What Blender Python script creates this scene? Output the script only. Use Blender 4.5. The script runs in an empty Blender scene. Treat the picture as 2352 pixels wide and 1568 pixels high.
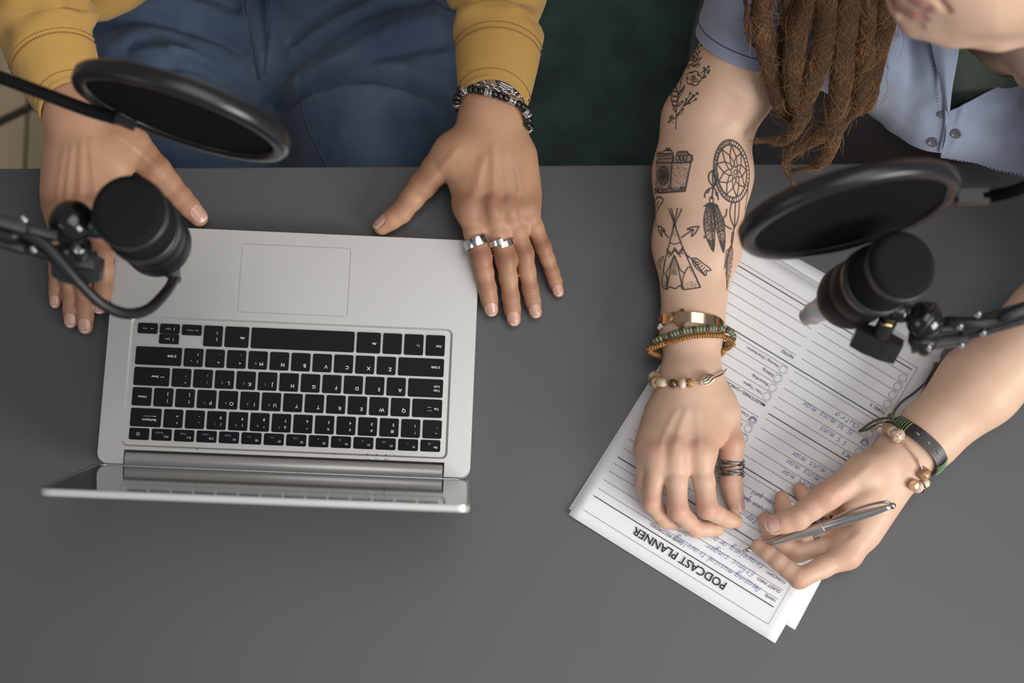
import bpy, math, random
import numpy as np
from mathutils import Vector, Matrix, noise
from mathutils.bvhtree import BVHTree

random.seed(7); np.random.seed(7)
SC = bpy.context.scene
COL = SC.collection

# ------------------------------------------------------------------ camera
FPX, TILT, DIST, ROLL = 4200.0, math.radians(13.01), 1.636, math.radians(8.52)
W_PX, H_PX = 2352, 1568
TABLE = 0.75                      # height of the table top above the floor
_c, _s = math.cos(ROLL), math.sin(ROLL)
_r0 = Vector((1, 0, 0)); _u0 = Vector((0, math.cos(TILT), math.sin(TILT))); _f0 = Vector((0, math.sin(TILT), -math.cos(TILT)))
_right = _r0*_c + _u0*_s; _up = -_r0*_s + _u0*_c; _fwd = _f0
_cam = Vector((0, -DIST*math.sin(TILT), DIST*math.cos(TILT)))
def _ray0(px, py):
    return _fwd + _right*((px-W_PX/2)/FPX) - _up*((py-H_PX/2)/FPX)
def _pt0(px, py, h):
    d = _ray0(px, py); return _cam + d*((h-_cam.z)/d.z)
_e = _pt0(2352, 372.5, 0) - _pt0(0, 387, 0)
_ROT = Matrix.Rotation(-math.atan2(_e.y, _e.x), 3, 'Z')     # the table's far edge runs along x
CR, CU, CF = _ROT@_right, _ROT@_up, _ROT@_fwd
CAM = _ROT@_cam + Vector((0, 0, TABLE))
def ray(px, py):
    return (CF + CR*((px-W_PX/2)/FPX) - CU*((py-H_PX/2)/FPX)).normalized()
def P(px, py, h=0.0):
    """the place in the room seen at a pixel of the photograph, h millimetres above the table top"""
    d = ray(px, py); return CAM + d*((TABLE+h/1000-CAM.z)/d.z)
def pxl(p):
    q = p-CAM; z = q.dot(CF); return (W_PX/2+FPX*q.dot(CR)/z, H_PX/2-FPX*q.dot(CU)/z)
cam = bpy.data.cameras.new('camera'); co = bpy.data.objects.new('camera', cam); COL.objects.link(co)
cam.sensor_width = 36; cam.lens = FPX*36/W_PX; cam.clip_start = .05; cam.clip_end = 50
m = Matrix((CR, CU, -CF)).transposed().to_4x4(); m.translation = CAM; co.matrix_world = m
cam.dof.use_dof = True; cam.dof.focus_distance = (P(1500, 800, 38)-CAM).dot(CF); cam.dof.aperture_fstop = 4.0
SC.camera = co

# ------------------------------------------------------------------ light: soft daylight from tall windows, grey room
w = bpy.data.worlds.new('room_light'); SC.world = w; w.use_nodes = True
bg = w.node_tree.nodes['Background']; bg.inputs[0].default_value = (.93, .96, 1, 1); bg.inputs[1].default_value = .205
def area(name, loc, target, sx, sy, power, col):
    l = bpy.data.lights.new(name, 'AREA'); l.shape = 'RECTANGLE'; l.size = sx; l.size_y = sy; l.energy = power; l.color = col
    o = bpy.data.objects.new(name, l); COL.objects.link(o); o.location = loc
    o.rotation_euler = (Vector(target)-Vector(loc)).to_track_quat('-Z', 'Y').to_euler(); return o
area('window_daylight', (2.1, -1.7, 2.2), (0.1, 0, .8), 1.5, 1.5, 92, (1, .985, .96))
area('window_daylight', (-2.6, -1.6, 2.3), (-.1, 0, .8), 1.3, 1.5, 10, (.93, .965, 1))
area('ceiling_bounce', (0.55, -.25, 3.1), (0.2, 0, .8), 1.8, 1.8, 26, (1, .985, .96))
vs = SC.view_settings; vs.view_transform = 'Standard'; vs.look = 'None'; vs.exposure = 0.0; vs.gamma = 1.0; vs.use_curve_mapping = False

# ------------------------------------------------------------------ materials
MATS = {}
def mat(name, col=(.5, .5, .5), rough=.5, metal=0, bump=0, bscale=400, var=0, vscale=60, sss=0, coat=0, spec=.5, alpha=1, col2=None, sheen=0, trans=0, bdetail=3, stretch=None):
    if name in MATS: return MATS[name]
    M = bpy.data.materials.new(name); M.use_nodes = True; N = M.node_tree.nodes; L = M.node_tree.links; b = N['Principled BSDF']
    b.inputs['Base Color'].default_value = (*col, 1); b.inputs['Roughness'].default_value = rough; b.inputs['Metallic'].default_value = metal
    b.inputs['Specular IOR Level'].default_value = spec; b.inputs['Alpha'].default_value = alpha
    b.inputs['Coat Weight'].default_value = coat; b.inputs['Coat Roughness'].default_value = .08
    b.inputs['Sheen Weight'].default_value = sheen; b.inputs['Transmission Weight'].default_value = trans
    if sss:
        b.inputs['Subsurface Weight'].default_value = sss; b.inputs['Subsurface Radius'].default_value = (1, .35, .2); b.inputs['Subsurface Scale'].default_value = .004
    tc = N.new('ShaderNodeTexCoord'); src = tc.outputs['Object']
    if stretch:
        mp = N.new('ShaderNodeMapping'); mp.inputs['Scale'].default_value = stretch; L.new(src, mp.inputs['Vector']); src = mp.outputs[0]
    if var:
        n = N.new('ShaderNodeTexNoise'); n.inputs['Scale'].default_value = vscale; n.inputs['Detail'].default_value = 4; L.new(src, n.inputs['Vector'])
        r = N.new('ShaderNodeValToRGB'); r.color_ramp.elements[0].position = .3; r.color_ramp.elements[1].position = .7
        c2 = col2 or tuple(min(1, c*(1+var)) for c in col); c1 = tuple(c*(1-var) for c in col) if not col2 else col
        r.color_ramp.elements[0].color = (*c1, 1); r.color_ramp.elements[1].color = (*c2, 1)
        L.new(n.outputs['Fac'], r.inputs['Fac']); L.new(r.outputs['Color'], b.inputs['Base Color'])
    if bump:
        n = N.new('ShaderNodeTexNoise'); n.inputs['Scale'].default_value = bscale; n.inputs['Detail'].default_value = bdetail; L.new(src, n.inputs['Vector'])
        bp = N.new('ShaderNodeBump'); bp.inputs['Strength'].default_value = bump; bp.inputs['Distance'].default_value = .001
        L.new(n.outputs['Fac'], bp.inputs['Height']); L.new(bp.outputs[0], b.inputs['Normal'])
    MATS[name] = M; return M

def weave(name, col, col2, scale=900, rough=.9, fade=.35, fscale=9, bump=.25, sheen=.15):
    """woven cloth: two crossing thread waves plus a soft uneven wash"""
    M = bpy.data.materials.new(name); M.use_nodes = True; N = M.node_tree.nodes; L = M.node_tree.links; b = N['Principled BSDF']
    b.inputs['Roughness'].default_value = rough; b.inputs['Specular IOR Level'].default_value = .15; b.inputs['Sheen Weight'].default_value = sheen
    tc = N.new('ShaderNodeTexCoord'); outs = []
    for rot in (.6, -.9):
        mp = N.new('ShaderNodeMapping'); mp.inputs['Rotation'].default_value = (0, 0, rot); L.new(tc.outputs['Object'], mp.inputs[0])
        wv = N.new('ShaderNodeTexWave'); wv.inputs['Scale'].default_value = scale/6.283; wv.inputs['Distortion'].default_value = .6; L.new(mp.outputs[0], wv.inputs['Vector']); outs.append(wv.outputs['Fac'])
    mx = N.new('ShaderNodeMath'); mx.operation = 'MULTIPLY'; L.new(outs[0], mx.inputs[0]); L.new(outs[1], mx.inputs[1])
    n = N.new('ShaderNodeTexNoise'); n.inputs['Scale'].default_value = fscale; n.inputs['Detail'].default_value = 6; L.new(tc.outputs['Object'], n.inputs['Vector'])
    ad = N.new('ShaderNodeMath'); ad.operation = 'MULTIPLY_ADD'; L.new(mx.outputs[0], ad.inputs[0]); ad.inputs[1].default_value = .5
    sc = N.new('ShaderNodeMapRange'); sc.inputs['From Min'].default_value = .3; sc.inputs['From Max'].default_value = .7; sc.inputs['To Max'].default_value = fade*2; L.new(n.outputs['Fac'], sc.inputs[0]); L.new(sc.outputs[0], ad.inputs[2])
    mix = N.new('ShaderNodeMix'); mix.data_type = 'RGBA'; mix.inputs['A'].default_value = (*col, 1); mix.inputs['B'].default_value = (*col2, 1)
    L.new(ad.outputs[0], mix.inputs['Factor']); L.new(mix.outputs['Result'], b.inputs['Base Color'])
    bp = N.new('ShaderNodeBump'); bp.inputs['Strength'].default_value = bump; bp.inputs['Distance'].default_value = .0004; L.new(mx.outputs[0], bp.inputs['Height']); L.new(bp.outputs[0], b.inputs['Normal'])
    MATS[name] = M; return M

def skin(name, base, dark, red, rough=.5, hair=0):
    """skin: mottled tone, redder knuckles (per-vertex 'red'), joint creases (per-vertex 'cm','cs'), fine pores"""
    M = bpy.data.materials.new(name); M.use_nodes = True; N = M.node_tree.nodes; L = M.node_tree.links; b = N['Principled BSDF']
    b.inputs['Roughness'].default_value = rough; b.inputs['Specular IOR Level'].default_value = .35
    b.inputs['Subsurface Weight'].default_value = .18; b.inputs['Subsurface Radius'].default_value = (1, .3, .15); b.inputs['Subsurface Scale'].default_value = .004
    tc = N.new('ShaderNodeTexCoord')
    n1 = N.new('ShaderNodeTexNoise'); n1.inputs['Scale'].default_value = 45; n1.inputs['Detail'].default_value = 5; L.new(tc.outputs['Object'], n1.inputs['Vector'])
    mr = N.new('ShaderNodeMapRange'); mr.inputs['From Min'].default_value = .35; mr.inputs['From Max'].default_value = .7; L.new(n1.outputs['Fac'], mr.inputs[0])
    m1 = N.new('ShaderNodeMix'); m1.data_type = 'RGBA'; m1.inputs['A'].default_value = (*base, 1); m1.inputs['B'].default_value = (*dark, 1)
    sc = N.new('ShaderNodeMath'); sc.operation = 'MULTIPLY'; sc.inputs[1].default_value = .55; L.new(mr.outputs[0], sc.inputs[0]); L.new(sc.outputs[0], m1.inputs['Factor'])
    at = N.new('ShaderNodeAttribute'); at.attribute_name = 'red'
    m2 = N.new('ShaderNodeMix'); m2.data_type = 'RGBA'; m2.inputs['B'].default_value = (*red, 1); L.new(m1.outputs['Result'], m2.inputs['A']); L.new(at.outputs['Fac'], m2.inputs['Factor'])
    # creases over the joints
    cm = N.new('ShaderNodeAttribute'); cm.attribute_name = 'cm'; cs = N.new('ShaderNodeAttribute'); cs.attribute_name = 'cs'
    n2 = N.new('ShaderNodeTexNoise'); n2.inputs['Scale'].default_value = 260; n2.inputs['Detail'].default_value = 2; L.new(tc.outputs['Object'], n2.inputs['Vector'])
    ad = N.new('ShaderNodeMath'); ad.operation = 'MULTIPLY_ADD'; L.new(n2.outputs['Fac'], ad.inputs[0]); ad.inputs[1].default_value = 14.0; L.new(cs.outputs['Fac'], ad.inputs[2])
    sn = N.new('ShaderNodeMath'); sn.operation = 'SINE'; L.new(ad.outputs[0], sn.inputs[0])
    pw = N.new('ShaderNodeMapRange'); pw.inputs['From Min'].default_value = .1; pw.inputs['From Max'].default_value = 1; L.new(sn.outputs[0], pw.inputs[0])
    cr = N.new('ShaderNodeMath'); cr.operation = 'MULTIPLY'; L.new(pw.outputs[0], cr.inputs[0]); L.new(cm.outputs['Fac'], cr.inputs[1])
    m3 = N.new('ShaderNodeMix'); m3.data_type = 'RGBA'; m3.inputs['B'].default_value = (*[c*.45 for c in red], 1); L.new(m2.outputs['Result'], m3.inputs['A'])
    c5 = N.new('ShaderNodeMath'); c5.operation = 'MULTIPLY'; c5.inputs[1].default_value = .3; L.new(cr.outputs[0], c5.inputs[0]); L.new(c5.outputs[0], m3.inputs['Factor'])
    lp = N.new('ShaderNodeAttribute'); lp.attribute_name = 'lip'
    m4 = N.new('ShaderNodeMix'); m4.data_type = 'RGBA'; m4.inputs['B'].default_value = (.36, .165, .15, 1); L.new(m3.outputs['Result'], m4.inputs['A']); L.new(lp.outputs['Fac'], m4.inputs['Factor'])
    L.new(m4.outputs['Result'], b.inputs['Base Color'])
    v = N.new('ShaderNodeTexVoronoi'); v.inputs['Scale'].default_value = 900; L.new(tc.outputs['Object'], v.inputs['Vector'])
    hh = N.new('ShaderNodeMath'); hh.operation = 'MULTIPLY_ADD'; L.new(v.outputs['Distance'], hh.inputs[0]); hh.inputs[1].default_value = .18
    ng = N.new('ShaderNodeMath'); ng.operation = 'MULTIPLY'; ng.inputs[1].default_value = -1.0; L.new(cr.outputs[0], ng.inputs[0]); L.new(ng.outputs[0], hh.inputs[2])
    bp = N.new('ShaderNodeBump'); bp.inputs['Strength'].default_value = .55; bp.inputs['Distance'].default_value = .0005; L.new(hh.outputs[0], bp.inputs['Height']); L.new(bp.outputs[0], b.inputs['Normal'])
    MATS[name] = M; return M

# ------------------------------------------------------------------ objects
def mk(name, V, F, material, parent=None, smooth=True, label=None, cat=None, group=None, kind=None, mats=None, attrs=None):
    me = bpy.data.meshes.new(name)
    if isinstance(V, np.ndarray): V = V.tolist()
    if isinstance(F, np.ndarray): F = F.tolist()
    me.from_pydata(V, [], F); me.validate(); me.update()
    return mko(name, me, material, parent, smooth, label, cat, group, kind, attrs)
def mko(name, me, material, parent=None, smooth=True, label=None, cat=None, group=None, kind=None, attrs=None):
    if material and not me.materials: me.materials.append(material)
    if smooth and len(me.polygons): me.polygons.foreach_set('use_smooth', [True]*len(me.polygons))
    for k, a in (attrs or {}).items():
        at = me.attributes.new(k, 'FLOAT', 'POINT'); at.data.foreach_set('value', np.asarray(a, np.float32))
    o = bpy.data.objects.new(name, me); COL.objects.link(o)
    if parent: put(o, parent)
    tag(o, label, cat, group, kind); return o
def put(o, parent):
    o.parent = parent; o.matrix_parent_inverse = WORLD[parent.name].inverted() if parent.name in WORLD else Matrix.Identity(4)
WORLD = {}
def tag(o, label=None, cat=None, group=None, kind=None):
    for k, v in (('label', label), ('category', cat), ('group', group), ('kind', kind)):
        if v: o[k] = v
def empty(name, loc, label=None, cat=None, group=None, kind=None):
    o = bpy.data.objects.new(name, None); COL.objects.link(o); o.location = loc; o.empty_display_size = .05
    WORLD[o.name] = Matrix.Translation(loc); tag(o, label, cat, group, kind); return o

class MB:
    """collects shapes in world space into one mesh"""
    def __init__(s): s.V = []; s.F = []
    def add(s, V, F):
        n = len(s.V); s.V += [tuple(v) for v in V]; s.F += [tuple(i+n for i in f) for f in F]; return s
    def build(s, name, material, parent=None, smooth=True, **k): return mk(name, s.V, s.F, material, parent, smooth, **k)

def frame(d, hint=Vector((0, 0, 1))):
    d = Vector(d).normalized()
    if abs(d.dot(hint)) > .98: hint = Vector((1, 0, 0))
    a = hint.cross(d).normalized(); return a, d.cross(a).normalized(), d
def lathe(prof, a, b, n=24, cap=True):
    """prof: (t along a->b in metres, radius)"""
    a = Vector(a); b = Vector(b); X, Y, D = frame(b-a); V = []; F = []
    for t, r in prof:
        for k in range(n):
            q = 2*math.pi*k/n; V.append(a+D*t+(X*math.cos(q)+Y*math.sin(q))*r)
    for i in range(len(prof)-1):
        for k in range(n):
            F.append((i*n+k, i*n+(k+1) % n, (i+1)*n+(k+1) % n, (i+1)*n+k))
    if cap:
        F.append(tuple(range(n-1, -1, -1))); F.append(tuple((len(prof)-1)*n+k for k in range(n)))
    return V, F
def cr_spline(pts, n):
    """Catmull-Rom through points (tuples of any length), n samples per span"""
    A = np.array([tuple(p) for p in pts], float); out = []
    for i in range(len(A)-1):
        p0 = A[max(i-1, 0)]; p1 = A[i]; p2 = A[i+1]; p3 = A[min(i+2, len(A)-1)]
        for k in range(n):
            t = k/n; out.append(.5*((2*p1)+(-p0+p2)*t+(2*p0-5*p1+4*p2-p3)*t*t+(-p0+3*p1-3*p2+p3)*t**3))
    out.append(A[-1]); return np.array(out)
def tube(path, r, n=12, closed=False, cap=True, rfun=None):
    """round tube; r a number or a list"""
    pts = [Vector(p) for p in path]; m = len(pts); V = []; F = []
    ref = None
    for i, p in enumerate(pts):
        if closed: d = pts[(i+1) % m]-pts[i-1]
        else: d = pts[min(i+1, m-1)]-pts[max(i-1, 0)]
        d.normalize()
        if ref is None: ref = frame(d)[0]
        ref = (ref-d*ref.dot(d)).normalized(); y = d.cross(ref)
        rr = r[i] if hasattr(r, '__len__') else r
        for k in range(n):
            q = 2*math.pi*k/n; rk = rfun(i, q)*rr if rfun else rr
            V.append(p+(ref*math.cos(q)+y*math.sin(q))*rk)
    for i in range(m if closed else m-1):
        j = (i+1) % m
        for k in range(n): F.append((i*n+k, i*n+(k+1) % n, j*n+(k+1) % n, j*n+k))
    if cap and not closed:
        F.append(tuple(range(n-1, -1, -1))); F.append(tuple((m-1)*n+k for k in range(n)))
    return V, F
def sphere(c, r, nu=20, nv=12, d=(0, 0, 1), sq=(1, 1, 1)):
    X, Y, D = frame(d); c = Vector(c); V = [c-D*r*sq[2]]; F = []
    for i in range(1, nv):
        t = -math.pi/2+math.pi*i/nv
        for k in range(nu):
            q = 2*math.pi*k/nu; V.append(c+X*(r*sq[0]*math.cos(t)*math.cos(q))+Y*(r*sq[1]*math.cos(t)*math.sin(q))+D*(r*sq[2]*math.sin(t)))
    V.append(c+D*r*sq[2])
    for k in range(nu): F.append((0, 1+(k+1) % nu, 1+k))
    for i in range(nv-2):
        for k in range(nu): F.append((1+i*nu+k, 1+i*nu+(k+1) % nu, 1+(i+1)*nu+(k+1) % nu, 1+(i+1)*nu+k))
    l = len(V)-1
    for k in range(nu): F.append((l, 1+(nv-2)*nu+k, 1+(nv-2)*nu+(k+1) % nu))
    return V, F
def rrect(x0, x1, y0, y1, r, n=4):
    pts = []
    for cx, cy, a in ((x1-r, y1-r, 0), (x0+r, y1-r, 90), (x0+r, y0+r, 180), (x1-r, y0+r, 270)):
        for k in range(n+1):
            q = math.radians(a+90*k/n); pts.append((cx+r*math.cos(q), cy+r*math.sin(q)))
    return pts
def slab(outline, z0, z1, bev=0, T=None):
    """prism over a 2-d outline with a bevelled top; T maps (x,y,z) to the world"""
    n = len(outline); cx = sum(p[0] for p in outline)/n; cy = sum(p[1] for p in outline)/n
    def inset(b):
        out = []
        for i in range(n):
            p0 = Vector(outline[i-1]); p1 = Vector(outline[i]); p2 = Vector(outline[(i+1) % n])
            d1 = (p1-p0); d2 = (p2-p1)
            d1 = d1.normalized() if d1.length > 1e-9 else d2.normalized(); d2 = d2.normalized() if d2.length > 1e-9 else d1
            nn = Vector((-d1.y-d2.y, d1.x+d2.x)); nn = nn.normalized() if nn.length > 1e-9 else Vector((0, 0)); out.append(p1+nn*b/max(.5, nn.dot(Vector((-d1.y, d1.x)))))
        return out
    rings = [(outline, z0), (outline, z1-bev)]
    if bev: rings += [(inset(bev*.3), z1-bev*.3), (inset(bev), z1)]
    V = []; F = []
    for o, z in rings: V += [(p[0], p[1], z) for p in o]
    for i in range(len(rings)-1):
        for k in range(n): F.append((i*n+k, i*n+(k+1) % n, (i+1)*n+(k+1) % n, (i+1)*n+k))
    F.append(tuple(range(n-1, -1, -1))); F.append(tuple((len(rings)-1)*n+k for k in range(n)))
    if T: V = [T(*v) for v in V]
    return V, F
def box(c, sx, sy, sz, X=Vector((1, 0, 0)), Y=Vector((0, 1, 0)), bev=0):
    Z = X.cross(Y); c = Vector(c)
    return slab(rrect(-sx/2, sx/2, -sy/2, sy/2, max(bev, 1e-4), 2), -sz/2, sz/2, bev, lambda x, y, z: c+X*x+Y*y+Z*z)
def bar(a, b, wd, th, up=Vector((0, 0, 1)), bev=.0008):
    a = Vector(a); b = Vector(b); d = (b-a); L = d.length; d.normalize(); y = up.cross(d).normalized()
    return box((a+b)/2, L, wd, th, d, y, bev)

# ------------------------------------------------------------------ smooth bodies from blended shapes
class Field:
    def __init__(s, lo, hi, res):
        s.lo = np.array(lo, float); s.res = res; s.n = np.ceil((np.array(hi)-s.lo)/res).astype(int)+1
        s.f = np.full(s.n, 9.0, np.float32)
    def sub(s, lo, hi):
        a = np.clip(np.floor((np.array(lo)-s.lo)/s.res).astype(int), 0, s.n); b = np.clip(np.ceil((np.array(hi)-s.lo)/s.res).astype(int)+1, 0, s.n)
        if (b <= a).any(): return None, None
        sl = tuple(slice(i, j) for i, j in zip(a, b))
        g = [((np.arange(i, j)*s.res)+l).astype(np.float32) for i, j, l in zip(a, b, s.lo)]
        return sl, (g[0][:, None, None], g[1][None, :, None], g[2][None, None, :])
    def group(s, prims, kin, kout, pad=None):
        """prims blended together with kin, then into the body with kout (number or function of the grid)"""
        kmax = kout if not callable(kout) else .012
        pad = pad or kmax+kin+.004
        lo = np.min([np.minimum(np.array(p[0])-p[2], np.array(p[1])-p[3]) for p in prims], 0)-pad
        hi = np.max([np.maximum(np.array(p[0])+p[2], np.array(p[1])+p[3]) for p in prims], 0)+pad
        sl, G = s.sub(lo, hi)
        if sl is None: return
        g = None
        for p in prims:
            d = rcone(G, *p[:4])
            g = d if g is None else smin(g, d, kin)
        k = kout(G) if callable(kout) else kout
        s.f[sl] = smin(s.f[sl], g, k)
    def mesh(s, smooth=2):
        V, F = surface_nets(s.f); V = V*s.res+s.lo
        return relax(V, F, smooth), F
def smin(a, b, k):
    h = np.maximum(k-np.abs(a-b), 0); return np.minimum(a, b)-h*h/(4*np.maximum(k, 1e-6))
def rcone(G, a, b, r1, r2):
    a = np.array(a, np.float32); b = np.array(b, np.float32); ba = b-a; l2 = float(ba@ba)
    x, y, z = G[0]-a[0], G[1]-a[1], G[2]-a[2]
    if l2 < 1e-10: return np.sqrt(x*x+y*y+z*z)-max(r1, r2)
    t = np.clip((x*ba[0]+y*ba[1]+z*ba[2])/l2, 0, 1)
    dx, dy, dz = x-t*ba[0], y-t*ba[1], z-t*ba[2]
    return np.sqrt(dx*dx+dy*dy+dz*dz)-(r1+(r2-r1)*t)
def surface_nets(f):
    s = f < 0; nx, ny, nz = f.shape
    c = np.zeros((nx-1, ny-1, nz-1), np.uint8)
    offs = [(i, j, k) for i in (0, 1) for j in (0, 1) for k in (0, 1)]
    for i, j, k in offs: c += s[i:nx-1+i, j:ny-1+j, k:nz-1+k]
    act = (c > 0) & (c < 8); idx = np.argwhere(act)
    vid = np.full(act.shape, -1, np.int32); vid[act] = np.arange(len(idx))
    acc = np.zeros((len(idx), 3)); cnt = np.zeros(len(idx))
    for o in offs:
        for ax in range(3):
            if o[ax]: continue
            o2 = list(o); o2[ax] = 1
            A = f[idx[:, 0]+o[0], idx[:, 1]+o[1], idx[:, 2]+o[2]].astype(float); B = f[idx[:, 0]+o2[0], idx[:, 1]+o2[1], idx[:, 2]+o2[2]].astype(float)
            m = (A < 0) != (B < 0); t = np.where(m, A/np.where(m, A-B, 1), 0)
            p = np.array(o, float)[None].repeat(len(idx), 0); p[:, ax] += t
            acc[m] += p[m]; cnt[m] += 1
    V = idx+acc/cnt[:, None]; F = []
    for ax in range(3):
        u, v = (ax+1) % 3, (ax+2) % 3
        sl0 = [slice(None)]*3; sl1 = [slice(None)]*3; sl0[ax] = slice(0, -1); sl1[ax] = slice(1, None)
        d = s[tuple(sl0)] != s[tuple(sl1)]; e = np.argwhere(d)
        e = e[(e[:, u] > 0) & (e[:, v] > 0) & (e[:, u] < f.shape[u]-1) & (e[:, v] < f.shape[v]-1)]
        ins = s[e[:, 0], e[:, 1], e[:, 2]]
        q = []
        for du, dv in ((-1, -1), (0, -1), (0, 0), (-1, 0)):
            w_ = e.copy(); w_[:, u] += du; w_[:, v] += dv; q.append(vid[w_[:, 0], w_[:, 1], w_[:, 2]])
        q = np.stack(q, 1); q[~ins] = q[~ins][:, ::-1]; F.append(q)
    F = np.concatenate(F); F = F[(F >= 0).all(1)]
    return V, F
def relax(V, F, it):
    if not it: return V
    E = np.concatenate([F[:, [0, 1]], F[:, [1, 2]], F[:, [2, 3]], F[:, [3, 0]]]); n = len(V)
    for k in range(it*2):
        S = np.zeros((n, 3)); c = np.zeros(n)
        for ax in range(3): S[:, ax] = np.bincount(E[:, 0], V[E[:, 1], ax], n)+np.bincount(E[:, 1], V[E[:, 0], ax], n)
        c = np.bincount(E[:, 0], minlength=n)+np.bincount(E[:, 1], minlength=n)
        V = V+(S/np.maximum(c, 1)[:, None]-V)*(.5 if k % 2 == 0 else -.52)
    return V
def normals(V, F):
    n = np.cross(V[F[:, 2]]-V[F[:, 0]], V[F[:, 3]]-V[F[:, 1]]); N = np.zeros_like(V)
    for k in range(4):
        for ax in range(3): N[:, ax] += np.bincount(F[:, k], n[:, ax], len(V))
    return N/np.maximum(np.linalg.norm(N, axis=1, keepdims=True), 1e-12)
def seg_dist(Q, poly):
    """distance of points Q to a polyline, and signed side (2-d)"""
    best = np.full(len(Q), 9.0); side = np.zeros(len(Q)); par = np.zeros(len(Q)); L = len(poly)-1
    for i in range(L):
        a = np.array(poly[i]); b = np.array(poly[i+1]); ba = b-a
        t = np.clip(((Q-a)@ba)/max(ba@ba, 1e-12), 0, 1); dd = Q-a-t[:, None]*ba; d = np.linalg.norm(dd, axis=1)
        m = d < best; best[m] = d[m]; par[m] = (i+t[m])/L
        if Q.shape[1] == 2: side[m] = np.sign(ba[0]*dd[m, 1]-ba[1]*dd[m, 0])
    return best, side, par
def A3(v): return np.array(tuple(v), float)
# ================================================================== setting: floor boards, desk, seats
Z0 = TABLE
E0 = P(0, 387, 0); EDGE_Y = E0.y               # far edge of the desk
plank_m = [mat('floor_board_%d' % i, c, .55, var=.12, vscale=5, stretch=(9, .6, 1), bump=.1, bscale=60) for i, c in enumerate([(.70, .54, .33), (.74, .575, .355), (.66, .51, .31)])]
fl = empty('floor', (0, 0, 0), kind='structure')
fx = P(60, 320, -750).x                        # a joint between two boards shows here
mk('subfloor', *slab([(-3, -3), (3, -3), (3, 3.4), (-3, 3.4)], -.03, -.012), mat('joint_dirt', (.06, .045, .03), .9), fl, False)
PW = .19; k0 = -9
for i in range(-9, 14):
    x = fx+i*PW; off = (i*.53) % 1.3
    ys = [-2.2]+[-2.2+off+1.3*j for j in range(1, 5)]
    for j in range(len(ys)-1):
        if ys[j+1]-ys[j] < .05: continue
        mk('floor_plank', *slab(rrect(x+.002, x+PW-.002, ys[j]+.002, ys[j+1]-.002, .002, 1), -.012, 0, .0015), plank_m[(i*3+j) % 3], fl, False)

desk = empty('desk', (0, EDGE_Y-.45, Z0), 'matte dark grey desk top with everything laid out on it', 'desk')
desk_m = mat('desk_laminate', (.072, .0725, .0765), .42, bump=.05, bscale=900, var=.05, vscale=3, spec=.5)
mk('desk_top', *slab(rrect(-.95, 1.05, EDGE_Y-.92, EDGE_Y, .004, 2), Z0-.026, Z0, .0012), desk_m, desk, False)
steel_black = mat('black_powder_coat', (.012, .012, .013), .4)
for x in (-.88, .98):
    for y in (EDGE_Y-.86, EDGE_Y-.08):
        mk('leg', *box((x, y, (Z0-.026)/2), .04, .04, Z0-.026, bev=.003), steel_black, desk, False)

# ================================================================== laptop
LW, LD, LH = .3235, .2143, .0155
b0 = P(221, 1062, 15.5); b1 = P(1080, 1097, 15.5)
LX = (b1-b0); LX.z = 0; LX.normalize(); LY = Vector((0, 0, 1)).cross(LX)*-1   # LX: image right, LY: towards the hinge (image down)
LO = (b0+b1)/2-LY*LD; LO.z = Z0                                            # centre of the front edge
def lp(u, v, z): return LO+LX*u+LY*v+Vector((0, 0, z))
alu = mat('brushed_silver', (.60, .595, .585), .40, .6, bump=.04, bscale=1500, var=.03, vscale=4)
alu_dk = mat('silver_edge', (.44, .44, .44), .34, .85)
keym = mat('key_plastic', (.006, .006, .0065), .62, bump=.04, bscale=2500, spec=.22)
inkw = mat('key_print_white', (.88, .88, .88), .6); inkb = mat('key_print_blue', (.22, .31, .48), .6); inkd = mat('dark_print', (.02, .02, .022), .6)
lap = empty('laptop', lp(0, LD/2, 0), 'open silver laptop with black keys, facing the jeans', 'laptop')
# deck: outline with the hinge notch, the keyboard well and the touchpad sunk into it
HN = .139; HV = LD-.0125
def deckout(r=.009):
    o = [(x, y) for x, y in rrect(-LW/2, LW/2, 0, LD, r, 5)]
    i = 6                                       # after the hinge-side right corner
    right = o[:6]; left = o[6:]
    notch = [(HN, LD), (HN, HV), (-HN, HV), (-HN, LD)]
    return right+notch+left
import bmesh
def poly_mesh(outline, holes, z, T):
    """flat face with holes, triangulated"""
    bm = bmesh.new(); ed = []
    for loop in [outline]+holes:
        vs_ = [bm.verts.new(T(x, y, z)) for x, y in loop]
        ed += [bm.edges.new((vs_[i], vs_[(i+1) % len(vs_)])) for i in range(len(vs_))]
    bmesh.ops.triangle_fill(bm, use_beauty=True, use_dissolve=False, edges=ed)
    bm.verts.index_update(); V = [v.co[:] for v in bm.verts]; F = [tuple(v.index for v in f.verts) for f in bm.faces]
    bm.free(); return V, F
def lpz(x, y, z): return lp(x, y, z)
def wall(lo, z0, z1, T, lo2=None):
    n = len(lo); lo2 = lo2 or lo; V = [T(x, y, z0) for x, y in lo]+[T(x, y, z1) for x, y in lo2]
    return V, [(k, (k+1) % n, n+(k+1) % n, n+k) for k in range(n)]
PU = .01895; KX0 = None
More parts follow.
